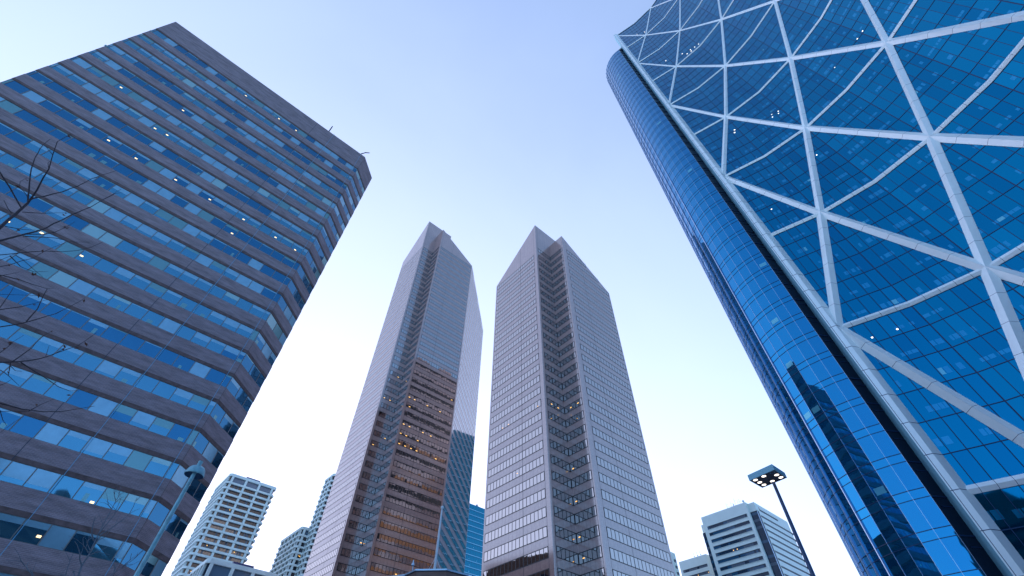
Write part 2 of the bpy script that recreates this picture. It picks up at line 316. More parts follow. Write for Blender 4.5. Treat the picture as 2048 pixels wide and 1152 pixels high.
# ------------------------------------------------------------------ brick office tower, left
def brick_tower():
    F = pol(58, -37.65); H = 101.9; cd = dirv(6.3); LM, LC = 42.0, 5.46
    E = F + cd * LC
    t = thing('brick_office_tower', 'dark brick office tower with ribbon windows and a cut corner, largest building on the left', 'office tower', (F.x, F.y, 0))
    main = Face(F, -U, dirv(138.8)); main.n = Vector((0.6587, -0.7524)); cham = Face(F, cd, dirv(96.3))
    G0 = F - U * LM; B1 = E + V * 34; B0 = G0 + V * 40
    back = Face(E, V, dirv(48.8)); left = Face(G0, V, dirv(228.8))
    ztop = lambda k: 17.40 + 3.9 * k
    WH = 1.74; D = 0.07
    # brick bands: one per storey, wrapping round the cut corner
    zs = [(ztop(k - 1), ztop(k) - WH) for k in range(-3, 21)] + [(ztop(20), H)]
    def band(z0, z1, name):
        m = MB(); hl = 0.42
        for f, L in ((main, LM), (cham, LC), (back, 34.0)):
            f.quad(m, 0, L, z0 + hl, z1, D, M['brick']); f.quad(m, 0, L, z0, z0 + hl, D - 0.012, M['soldier'])
            P = f.pt
            m.poly([P(0, z0 + hl, D - .012), P(L, z0 + hl, D - .012), P(L, z0 + hl, D), P(0, z0 + hl, D)], M['brick'])
            m.poly([P(0, z0, -.05), P(L, z0, -.05), P(L, z0, D - .012), P(0, z0, D - .012)], M['soldier'])
            m.poly([P(0, z1, D), P(L, z1, D), P(L, z1, -.05), P(0, z1, -.05)], M['soldier'])
        for f, s in ((main, LM),):
            P = f.pt; m.poly([P(s, z0, D), P(s, z0, -.05), P(s, z1, -.05), P(s, z1, D)], M['brick'])
        # the mitred fold between the two faces
        a, b = main.pt(0, z0, D), cham.pt(0, z0, D)
        m.poly([a, b, (b[0], b[1], z1), (a[0], a[1], z1)], M['soldier'], [(0, z0), (.13, z0), (.13, z1), (0, z1)])
        a, b = cham.pt(LC, z0, D), back.pt(0, z0, D)
        m.poly([a, b, (b[0], b[1], z1), (a[0], a[1], z1)], M['brick'], [(0, z0), (.13, z0), (.13, z1), (0, z1)])
        m.build(name, t)
    for i, (z0, z1) in enumerate(zs): band(z0, z1, 'parapet' if i == len(zs) - 1 else 'brick_band')
    m = MB()
    for f, L in ((left, 40.0),): f.quad(m, 0, L, 0, H, 0.0, M['brick'])
    Face(B0, (B1 - B0).normalized(), dirv(-41.2)).quad(m, 0, (B1 - B0).length, 0, H, 0, M['brick'])
    for f, L in ((main, LM), (cham, LC), (back, 34.0)): f.quad(m, 0, L, 0, ztop(-4) + .02, D, M['brick'])
    m.build('rear_wall', t)
    m = MB(); m.poly([(p.x, p.y, H - 0.6) for p in (G0, F, E, B1, B0)], M['roof']); m.build('roof', t)
    # windows
    lamps = {}
    for px in ((242, 175), (366, 221), (310, 257), (334, 270), (217, 281), (272, 317), (348, 358), (421, 400), (487, 439), (464, 467), (551, 475),
               (590, 500), (161, 511), (16, 443), (87, 468), (491, 191), (560, 239), (592, 261), (183, 1006), (80, 1074)):
        s, z = main.hit(*px); k = round((z + 1.0 - 17.4) / 3.9); lamps[(k, int((s - .73) // 1.862) + 1)] = (s, z)
    items = []
    def window(f, s0, s1, k, room, lamp=None):
        m = MB(); z1 = ztop(k); z0 = z1 - WH; fr = .045
        f.box(m, s0, s0 + fr, z0, z1, -.04, .03, M['mullion'], ends=True); f.box(m, s1 - fr, s1, z0, z1, -.04, .03, M['mullion'])
        f.box(m, s0, s1, z0, z0 + .05, -.04, .02, M['mullion'], ends=False); f.box(m, s0, s1, z1 - .05, z1, -.04, .02, M['mullion'], ends=False)
        r = random.random(); dark = M['pane_dark'] if room > .45 else M['pane']
        a, b, y0, y1 = s0 + fr, s1 - fr, z0 + .05, z1 - .05
        bl = random.choice([M['blind'], M['blind'], M['blind_pale'] if random.random() < .25 else M['blind_dim']])
        if r < room * .9: drop = random.choice([0, 0, .07, .12])
        elif r < .62 + room * .2: drop = random.choice([.25, .3, .38, .45, .5])
        elif r < .78: drop = random.choice([.6, .75, .82])
        else: drop = 1.0
        if lamp: drop = min(drop, .3)
        ym = y1 - (y1 - y0) * drop; o = 0.0
        if drop < 1: f.quad(m, a, b, y0, ym, o, dark, warp=.006)
        if drop > 0: f.quad(m, a, b, ym, y1, o, bl, warp=.006)
        if drop < .5 and random.random() < .16:
            sa = a + (b - a) * random.uniform(0, .5); f.quad(m, sa, sa + random.uniform(.25, .6), y0 + .02, y0 + random.uniform(.4, .8), o + .012, M['blind_dim'])
        if lamp:
            ls, lz = lamp; lz = min(max(lz, y0 + .12), y1 - .3); ls = min(max(ls, a + .25), b - .25)
            f.quad(m, ls - .16, ls + .16, lz - .08, lz + .11, o + .015, M['warm'])
        items.append((shown_area([f.pt(s0, z0), f.pt(s1, z0), f.pt(s1, z1), f.pt(s0, z1)]), m))
    for k in range(-3, 21):
        rm = random.choice([.1, .3, .5, .8]); run = 0
        for j in range(24):
            s0 = 0.0 if j == 0 else .73 + 1.862 * (j - 1); s1 = min(.73 + 1.862 * j, LM)
            if s0 >= LM - .1: break
            if random.random() < .22: rm = random.choice([.05, .2, .4, .75, .95])
            window(main, s0, s1, k, rm, lamps.get((k, j)))
        for j in range(3): window(cham, (0, 2.1, 4.05)[j], (2.1, 4.05, LC)[j], k, .6)
    part_windows(items, 'window', t, 100)
    items.clear()
    m = MB()
    for k in range(-3, 21): back.quad(m, 0, 34, ztop(k) - WH, ztop(k), 0, M['pane'])
    m.build('side_glazing', t)
    # the dark movement joint, a thin groove strip down the brick
    m = MB(); s0, _ = main.hit(452, 440)
    for z0, z1 in zs: main.box(m, -12.0 * -1 - .03, 12.0 + .03, z0, z1, D - .001, D + .006, M['dark'], ends=False)
    m.build('movement_joint', t)
    # davit arms and the ropes that hang from them
    for nm, s, lab, lr in (('roof_davit', 9.3, 'short dark davit arm on the brick roof edge, the one left of the cut corner', 'pale blue rope hanging down the brick front, left of the two'),
                       ('roof_davit', 1.0, 'short dark davit arm at the very corner of the brick roof', 'pale blue rope hanging beside the cut corner of the brick tower')):
        m = MB(); a = Vector(main.pt(s, H, -.7)); n3 = Vector((main.n.x, main.n.y, 0)); d3 = Vector((U.x, U.y, 0)) * (0.0 if s > 5 else .9)
        m.tube([a + Vector((0, 0, -.6)), a + Vector((0, 0, 1.3)) + n3 * .1, a + Vector((0, 0, 2.1)) + n3 * .6 + d3 * .7, a + Vector((0, 0, 2.4)) + n3 * 1.05 + d3 * 1.6], [.13, .13, .12, .1], M['dark'], 8)
        m.lathe(a.x, a.y, [(.0, H - .5), (.3, H - .5), (.3, H - .35), (.0, H - .35)], M['dark'], 10)
        tag(m.build(nm), lab, 'davit', 'davit arms on the brick roof')
        m = MB(); ss = 8.0 if s > 5 else 1.0
        top = Vector(main.pt(ss, H + .02, .0)); bot = Vector(main.pt(ss - (.0 if s > 5 else .5), 1.0, .34))
        m.tube([top, Vector(main.pt(ss, H + .04, .24)), Vector(main.pt(ss, H - .5, .27)), bot], .024, M['cable'], 6)
        tag(m.build('rope'), lr, 'rope', 'ropes down the brick front')
brick_tower()

# ------------------------------------------------------------------ granite towers
def granite_tower(P1, zrow0, kleft, kend, ridgeL, slopeL, ridgeR, slopeR, a, ap, LL, LR, chlen, chaz, label, lampsL, short, back_top, zE, pierA, pierB, runR):
    I = P1 + U * a; P2 = I - V * ap; B = P1 + V * LL; Cc = P2 + U * LR; Ee = Cc + dirv(chaz) * chlen
    K = B + U * (a + 14); S3 = Vector
    t = thing('granite_tower', label, 'office tower', (P1.x, P1.y, 0), 'twin granite towers')
    G = M['granite']
    fL = Face(P1, V, -U); fR = Face(P2, U, -V); fNL = Face(P1, U, -V); fNR = Face(P2, V, -U); fC = Face(Cc, dirv(chaz), dirv(chaz + 90))
    EB = B - Ee; fB = Face(Ee, EB.normalized(), Vector((-EB.y, EB.x)).normalized() * (1 if Vector((-EB.y, EB.x)).dot(V) > 0 else -1))
    zL = lambda s: ridgeL - slopeL * s
    zR = lambda s: ridgeR - slopeR * s
    LB = EB.length
    zEb = zL(LL)
    def wall(f, L, za, zb, name='granite_wall'):
        m = MB(); m.poly([f.pt(0, 0), f.pt(L, 0), f.pt(L, zb), f.pt(0, za)], G, [(0, 0), (L, 0), (L, zb), (0, za)])
        m.build(name, t)
    wall(fL, LL, zL(0), zL(LL)); wall(fR, LR, zR(0), zR(LR)); wall(fC, chlen, zR(LR), zE)
    wall(fB, LB, zE, zEb)
    # notch walls; the left one runs on behind as the upstand of the taller roof
    wall(fNL, a + 9.4, ridgeL, ridgeL); wall(fNR, ap, ridgeR, ridgeR)
    # roofs
    m = MB(); p = lambda v, z: (v.x, v.y, z)
    Q = P1 + U * (a + 9.4); m.poly([p(Q, 90), p(Q + V * LL, 90), p(Q + V * LL, zL(LL)), p(Q, ridgeL)], G); m.poly([p(P1, ridgeL), p(Q, ridgeL), p(Q + V * LL, zL(LL)), p(B, zL(LL))], G)
    m.build('sloping_roof', t)
    m = MB(); m.poly([p(P2, ridgeR), p(Cc, zR(LR)), p(Cc + V * ap, zR(LR)), p(I, ridgeR)], G)
    m.poly([p(I, ridgeR), p(Cc + V * ap, zR(LR)), p(Q + V * LL, min(zE, zL(LL))), p(Q, zR(9.4))], G); m.poly([p(Cc, zR(LR)), p(Ee, zE), p(Q + V * LL, min(zE, zL(LL))), p(Cc + V * ap, zR(LR))], G); m.build('lower_sloping_roof', t)
    if back_top:
        m = MB(); c = P1 + U * 18 + V * 12
        m.prism([(c + U * x + V * y)[:] for x, y in ((-9, -4), (13, -4), (13, 16), (-9, 16))], 100, back_top, G); m.build('plant_house', t)
    # windows: one ribbon per storey and face
    items = []
    WHt = 1.93
    def ribbon(f, s0, s1, z1, n, joint=None, area=True):
        m = MB(); z0 = z1 - WHt; st = (s1 - s0) / n
        if n <= 0: return
        for i in range(n): f.quad(m, s0 + st * i, s0 + st * (i + 1), z0, z1, .02, M['tglass'], warp=.007)
        for i in range(n + 1):
            w_ = .09 if (joint is not None and i == joint) else .065
            f.box(m, s0 + st * i - w_, s0 + st * i + w_, z0, z1, .0, .05, M['tframe'], ends=True)
        f.box(m, s0 - .05, s1 + .05, z0 - .12, z0 + .02, 0, .055, M['tframe']); f.box(m, s0 - .05, s1 + .05, z1 - .02, z1 + .12, 0, .055, M['tframe'])
        items.append((shown_area([f.pt(s0, z0), f.pt(s1, z0), f.pt(s1, z1), f.pt(s0, z1)]), m))
    kmin = -8
    sA, sB = pierA, LL - pierB
    rA, rB = runR
    for k in range(kmin, kend + 1):
        z = zrow0 + 3.925 * k
        if k <= kleft: ribbon(fL, sA, sB, z, 17, 6)
        lim = rB
        if k in short: lim = rA + (rB - rA) * short[k]
        n = round(17 * (lim - rA) / (rB - rA)); 
        if zR(lim) > z: ribbon(fR, rA, rA + (rB - rA) * n / 17, z, n, 6)
        if k <= kend: ribbon(fNL, 1.0, a - .12, z, 5); ribbon(fNR, .55, ap - .12, z, 5)
        if z < zE - 1: ribbon(fC, 1.0, chlen - 1.0, z, 26)
        elif z < zR(LR) - 1: ribbon(fC, 1.0, 1.0 + (chlen - 2) * (zR(LR) - z) / (zR(LR) - zE) - 1, z, max(2, int(26 * (zR(LR) - z) / (zR(LR) - zE))))
        if z < min(zE, zEb) - 1: ribbon(fB, 1.0, LB - 1.0, z, 24)
    part_windows(items, 'ribbon_window', t, 100)
    # vertical movement joints
    m = MB()
    for f, s, zt in ((fL, sA + (sB - sA) * 6 / 17, zL(sA + (sB - sA) * 6 / 17)), (fR, rA + (rB - rA) * 6 / 17, zR(rA + (rB - rA) * 6 / 17))):
        f.box(m, s - .05, s + .05, 0, zt - .1, .0, .012, M['tframe'], ends=False)
    for f, s, zt in ((fL, sA - .12, zL(sA)), (fR, rA - .14, zR(rA)), (fNL, .88, ridgeL), (fNR, .44, ridgeR)):
        f.box(m, s - .03, s + .03, 0, zt - .1, .0, .01, M['tframe'], ends=False)
    m.build('movement_joint', t)
    fs = dict(L=fL, R=fR, NL=fNL, NR=fNR, C=fC)
    for key, px, big in lampsL:
        f = fs[key]; s, z = f.hit(*px); m = MB()
        h = (z - zrow0) % 3.925
        if h < 3.925 - WHt + .3: z += (3.925 - WHt + .35) - h
        f.box(m, s - .26 * big, s + .26 * big, z - .10 * big, z + .10 * big, .021, .06, M['amber']); m.build('ceiling_lamp', t)
    return t
def added_granite_slab():  # unseen slab, added so the taller twin has something brown to mirror
    a, b = Vector((-2.4, 126.0)), Vector((22.5, 147.6)); t = thing('added_granite_slab', 'unseen brown granite slab added behind the nearer granite twin for its reflection in the taller twin', 'office building', (a.x, a.y, 0))
    d = (b - a); L = d.length; d /= L; f = Face(a, d, Vector((-d.y, d.x))); m = MB(); f.box(m, 0, L, 0, 158, -7, 0, M['granite'])
    f.box(m, 4, 12, 158, 160.5, -6, -.5, M['granite']); f.box(m, 19, 27, 158, 161, -6, -.5, M['granite']); m.build('granite_wall', t)
    for k in range(39):
        z = 6 + 3.925 * k; m = MB(); lit = z < 80 or (z < 118 and random.random() < .4)
        for i in range(24): f.quad(m, 1 + (L - 2) / 24 * i + .05, 1 + (L - 2) / 24 * (i + 1) - .05, z, z + 1.95, .02, M['slab_glow'] if lit and random.random() < (.97 if z < 80 else .6) else M['tframe'], warp=.01)  # added glow on the slab's ribbons stands in for the warm reflection
        m.build('ribbon_window', t)
added_granite_slab()
def mirrored_office():
    a, b = Vector((-74, 97)), Vector((-88, 128)); t = thing('brown_office_block', 'brown office block hidden behind the brick tower, mirrored low in the nearer granite twin', 'office building', (a.x, a.y, 0))
    d = (b - a); L = d.length; d /= L; f = Face(a, d, Vector((d.y, -d.x))); m = MB(); f.box(m, 0, L, 0, 63, -20, 0, M['gbrick']); f.box(m, 5, 9, 58, 61, -9, -2, M['gbrick']); m.build('wall', t)
    for k in range(14):
        m = MB(); f.box(m, 1, L - 1, 4 + 3.8 * k, 6.2 + 3.8 * k, 0, .04, M['fwin']); m.build('window_strip', t)
mirrored_office()
c8 = lambda x0, y0, s, L: [(x0 + x / s, y0 + y / s) for x, y in L]
P1R = pol(97.3, 5.2)
lampR = [('NL', p, 1) for p in c8(960, 800, 6.4, [(915, 53), (1000, 102)])] + [('NR', p, 1) for p in c8(960, 800, 6.4, [(1165, 97), (1195, 885), (1255, 40)])] \
      + [('NR', p, .9) for p in c8(1140, 960, 6, [(76, 257), (115, 686), (165, 938)])] + [('L', p, .6) for p in c8(960, 800, 6.4, [(740, 85), (365, 340), (478, 940), (290, 385)])]
granite_tower(P1R, 39.5, 24, 25, 152.6, .80, 144.9, .60, 7.37, 6.73, 22.6, 24.6, 43.5, 7.5,
              'nearer granite tower with notched corner and sloping roof, right of its twin', lampR, {25: .45, 24: .76}, None, 118.0, 1.45, .7, (2.0, 23.9))
P2L = pol(149.7, -15.65); P1L = P2L + 6.9 * V - 6.9 * U
lampL = [('R', p, 1.25) for p in c8(700, 740, 6.4, [(755, 372), (822, 403), (985, 480), (757, 493), (1148, 557), (1300, 392), (683, 710), (758, 742), (928, 818), (1030, 862), (640, 845),
        (713, 873), (627, 953), (703, 982), (778, 1016), (848, 1047), (860, 940), (1095, 1150)])] + [('NL', p, 1.1) for p in c8(700, 740, 6.4, [(437, 915), (610, 120), (505, 415), (432, 380), (290, 975)])] \
      + [('R', p, 1.1) for p in c8(600, 1000, 6.827, [(1310, 1015)])] + [('NL', p, 1.1) for p in c8(600, 1000, 6.827, [(832, 585), (1003, 50)])]
granite_tower(P1L, 58.9, 38, 37, 230.0, .83, 220.2, .655, 6.9, 6.9, 22.4, 22.7, 43.5, 7.5,
              'taller granite tower with notched corner, farther left twin whose lower half mirrors dark buildings', lampL, {}, None, 195.0, .95, .6, (1.0, 22.0))

# ------------------------------------------------------------------ glass tower with diagrid, right
def diagrid_tower():
    Z0, DZ = 239.7, 24.0
    P = [Vector(p) for p in ((48.03, 46.87), (55.55, 41.75), (61.85, 35.4), (66.6, 27.6), (70.0, 19.1), (71.7, 10.1), (71.4, 1.0), (69.2, -7.8), (65.2, -16.0))]
    t = thing('diagrid_glass_tower', 'curved blue glass tower with white triangular steel lattice, filling the right side', 'office tower', (P[0].x, P[0].y, 0))
    # outward normals at the columns (towards the hollow side)
    def nrm(i):
        a = P[max(i - 1, 0)]; b = P[min(i + 1, len(P) - 1)]; d = (b - a).normalized(); return Vector((d.y, -d.x)) if Vector((d.y, -d.x)).dot(-P[i]) > 0 else Vector((-d.y, d.x))
    lv = lambda k: Z0 - DZ * k
    faces = []
    for i in range(len(P) - 1):
        d = (P[i + 1] - P[i]); L = d.length; d = d / L; n = Vector((d.y, -d.x))
        if n.dot(-P[i]) < 0: n = -n
        faces.append((Face(P[i], d, n), L))
    rnd = random.Random(3)
    # glazing: one part per facet and six-storey lift
    NP = 6
    for i, (f, L) in enumerate(faces):
        for k in range(10):
            zt = lv(k); m = MB(); pw = L / NP
            for s in range(6):
                z1 = zt - 4 * s; z0 = z1 - 4
                if z1 < 1: continue
                z0 = max(z0, 0.1); x = 0
                for j in range(NP):
                    q = rnd.random(); mt = M['bow0'] if q < .62 else (M['bow1'] if q < .8 else M['bow2'])
                    f.quad(m, pw * j, pw * (j + 1), z0, z1, 0, mt, warp=.004)
                # what shows of the rooms: lit ceiling panels and partitions low in each storey
                dens = .8 if z1 < 130 else .16
                x = rnd.uniform(0, 1.5)
                while x < L - .5 and z0 > 1:
                    if rnd.random() < dens * .75:
                        n = rnd.randint(1, 5); h0 = z0 + rnd.choice([.75, .9, 1.1]); hh = rnd.choice([.55, .8, .95])
                        for q in range(n):
                            ww = rnd.uniform(.25, .75)
                            if x + ww > L - .2: break
                            mt = M['bow_room2'] if rnd.random() < .035 else M['bow_room']
                            if rnd.random() < .8: f.quad(m, x, x + ww, h0, h0 + hh, .012, mt)
                            x += ww + rnd.choice([.07, .12, .3])
                    x += rnd.uniform(.4, 2.6)
                f.box(m, 0, L, z1 - .045, z1 + .045, 0, .05, M['bow_line'], ends=False)
            for j in range(NP + 1):
                w_ = .035 if j % NP else .055
                f.box(m, pw * j - w_, pw * j + w_, max(zt - 24, .1), zt, 0, .06, M['bow_line'], ends=False)
            m.build('glass_panel', t)
    # lattice members: V-shaped cladding with a ridge
    def member(name, a, b, na, nb, w_, pr, seams=6, ext=0.0, lift=0.0):
        a, b = Vector(a), Vector(b); d = (b - a).normalized(); a = a - d * ext; b = b + d * ext
        m = MB(); prev = None
        for q in range(seams + 1):
            u = q / seams; c = a.lerp(b, u); n = na.lerp(nb, u).normalized(); side = d.cross(n).normalized()
            n2 = side.cross(d).normalized(); n2 = n2 if n2.dot(n) > 0 else -n2
            o = c + n2 * .02
            rim = .10 + lift
            cur = (o - side * w_ / 2, o - side * w_ / 2 + n2 * rim, o + n2 * pr, o + side * w_ / 2 + n2 * rim, o + side * w_ / 2)
            if prev:
                for e in range(4): m.poly([prev[e], cur[e], cur[e + 1], prev[e + 1]], M['steel'])
                if q < seams: 
                    g_ = d * .02
                    for e in range(1, 3):
                        h = n2 * .004
                        m.poly([cur[e] - g_ + h, cur[e] + g_ + h, cur[e + 1] + g_ + h, cur[e + 1] - g_ + h], M['bow_line'])
            prev = cur
        m.build(name, t)
    wd = lambda z: max(.66, min(1.55, 1.45 - .0068 * (z - 60)))
    n3 = lambda v: Vector((v.x, v.y, 0))
    P3 = lambda i, k: Vector((P[i].x, P[i].y, lv(k)))
    for i in range(len(P) - 1):
        for k in range(0, 10):
            if (i + k) % 2 == 0:
                na, nb = n3(nrm(i)), n3(nrm(i + 1))
                if k + 1 <= 10: member('diagonal_brace', P3(i, k), P3(i + 1, k + 1), na, nb, wd(lv(k + .5)), wd(lv(k + .5)) * .42)
                if k - 1 >= 0: member('diagonal_brace', P3(i, k), P3(i + 1, k - 1), na, nb, wd(lv(k - .5)), wd(lv(k - .5)) * .42)
    wr = lambda k: .62 + .035 * k
    for k in range(1, 10):
        if k % 2 == 1:
            f, L = faces[0]; member('ring_beam', P3(0, k), P3(1, k), n3(f.n), n3(f.n), wr(k), .30, 6)
        for i in range(0 if k % 2 == 0 else 1, len(P) - 2, 2):
            f1, L1 = faces[i]; f2, L2 = faces[i + 1]
            m0 = len(C.objects)
            member('ring_beam', P3(i, k), P3(i + 1, k), n3(f1.n), n3(f1.n), wr(k), .30, 5, .12)
            member('ring_beam', P3(i + 1, k), P3(i + 2, k), n3(f2.n), n3(f2.n), wr(k), .30, 5, .12)
    for i, (f, L) in enumerate(faces):
        m = MB(); f.box(m, -.1, L + .1, Z0, Z0 + .7, -.5, .25, M['steel']); m.build('roof_coping', t)
    # edge column
    T = (P[1] - P[0]).normalized(); Nn = faces[0][0].n; E0 = P[0]
    col = [E0 + T * .75 + Nn * .02, E0 - T * .15 + Nn * .95, E0 - T * .95 + Nn * .95, E0 - T * 1.15 - Nn * 1.6]
    for k in range(10):
        zt = lv(k) + (.9 if k == 0 else 0); zb = max(lv(k + 1), 0)
        m = MB()
        for a, b, mt in ((0, 1, M['steel']), (1, 2, M['steel']), (2, 3, M['steel_side'])):
            pa, pb = col[a], col[b]; m.poly([(pa.x, pa.y, zb), (pb.x, pb.y, zb), (pb.x, pb.y, zt), (pa.x, pa.y, zt)], mt)
        if k == 0: m.poly([(p.x, p.y, zt) for p in col], M['steel'])
        fF = Face(E0 - T * .95 + Nn * .95, T, Nn); fR_ = Face(col[0], (col[1] - col[0]).normalized(), Vector(((col[1] - col[0]).normalized().y, -(col[1] - col[0]).normalized().x)))
        if fR_.n.dot(T + Nn) < 0: fR_.n = -fR_.n
        fF.quad(m, .15, .21, zb, zt, .004, M['bow_line'])
        for s in range(6):
            z = lv(k) - 4 * s
            if z > 1:
                fF.quad(m, 0, .80, z - .035, z + .035, .006, M['bow_line']); fR_.quad(m, 0, (col[1] - col[0]).length, z - .035, z + .035, .006, M['bow_line'])
        m.build('edge_column', t)
    # dark slot between the column and the round end
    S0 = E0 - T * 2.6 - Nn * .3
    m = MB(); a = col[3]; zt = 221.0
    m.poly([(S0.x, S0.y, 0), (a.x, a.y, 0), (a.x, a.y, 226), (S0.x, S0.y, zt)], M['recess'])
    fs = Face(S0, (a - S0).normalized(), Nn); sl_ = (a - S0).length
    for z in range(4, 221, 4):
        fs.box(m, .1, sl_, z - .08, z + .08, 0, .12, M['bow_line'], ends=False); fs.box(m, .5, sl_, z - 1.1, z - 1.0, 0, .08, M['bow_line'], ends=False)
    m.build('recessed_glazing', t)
    # the round glazed end
    Rn = 9.75; n0 = math.atan2(-.829, -.559); Cn = S0 + Vector((.559, .829)) * Rn
    step = R(9.5); pts = [Cn + Vector((math.cos(n0 - step * i), math.sin(n0 - step * i))) * Rn for i in range(16)]
    lamps_n = {(1, 214): 1}
    for i in range(15):
        a, b = pts[i], pts[i + 1]; d = (b - a); L = d.length; d = d / L; n = Vector((math.cos(n0 - step * (i + .5)), math.sin(n0 - step * (i + .5))))
        f = Face(a, d, n); m = MB()
        for z in range(1, 221, 4):
            f.quad(m, 0, L, z, z + 3.05, 0, M['nose0'], warp=.004); f.quad(m, 0, L, z + 3.05, min(z + 4, 221), 0, M['nose1'], warp=.003)
            f.box(m, 0, L, z - .035, z + .035, 0, .04, M['bow_line'], ends=False); f.box(m, 0, L, z + 3.02, z + 3.08, 0, .04, M['bow_line'], ends=False)
            if i < 5 and rnd.random() < .035: f.quad(m, L * .15, L * .85, z + .5, z + 1.3, .012, M['bow_room2'])
        m.build('round_glazing', t)
    for i in range(16):
        q = pts[i]; n = Vector((math.cos(n0 - step * i), math.sin(n0 - step * i))); d = Vector((-n.y, n.x)); f = Face(q, d, n)
        big = i >= 5; m = MB(); f.box(m, -.013 if not big else -.06, .013 if not big else .06, 0, 221.2, -.05, .05 if not big else .20, M['fin']); m.build('vertical_fin', t)
    m = MB(); m.poly([(p.x, p.y, 221) for p in pts] + [(E0.x + 6, E0.y + 14, 221), (E0.x + 1, E0.y + 1, 221)], M['roof']); m.build('round_roof', t)
    # back and roof
    backp = [pts[-1]] + [P[0] - nrm(0) * 20] + [P[i] - nrm(i) * 22 for i in (2, 4, 6, 8)]
    m = MB()
    for a, b in zip(backp[:-1], backp[1:]): m.poly([(a.x, a.y, 0), (b.x, b.y, 0), (b.x, b.y, Z0), (a.x, a.y, Z0)], M['bow0'])
    a, b = backp[-1], P[-1]; m.poly([(a.x, a.y, 0), (b.x, b.y, 0), (b.x, b.y, Z0), (a.x, a.y, Z0)], M['bow0'])
    a, b = E0 - T * .5 - Nn * 1.0, backp[1]; m.poly([(a.x, a.y, 200), (b.x, b.y, 200), (b.x, b.y, Z0), (a.x, a.y, Z0)], M['bow0'])
    m.build('rear_glazing', t)
    m = MB(); m.poly([(p.x, p.y, Z0 + .05) for p in P] + [(p.x, p.y, Z0 + .05) for p in reversed(backp[1:])], M['roof']); m.build('roof', t)
    # lamps behind the glass
    L1 = c8(1200, 0, 12.8, [(945, 885), (1140, 820), (1340, 730), (1590, 500)]) + c8(1340, 0, 7.877, [(450, 695), (388, 742), (322, 782), (335, 805), (193, 848), (270, 848)]) \
        + c8(1560, 0, 7.877, [(1302, 490), (1220, 612), (862, 1062)]) + c8(1300, 100, 7.877, [(250, 170), (2020, 965), (2025, 1000), (1920, 1018), (1930, 1057)]) \
        + c8(1300, 250, 3.292, [(1098, 198), (800, 555), (557, 32), (557, 50)]) + c8(1650, 550, 3.29, [(310, 412), (476, 357)])
    for p in L1:
        for f, L in faces:
            s, z = f.hit(*p)
            if 0 < s < L and 0 < z < Z0:
                m = MB(); w_ = .15 if z > 110 else .10; f.box(m, s - w_, s + w_, z - w_, z + w_, .014, .04, M['white_lamp']); m.build('ceiling_lamp', t); break
diagrid_tower()

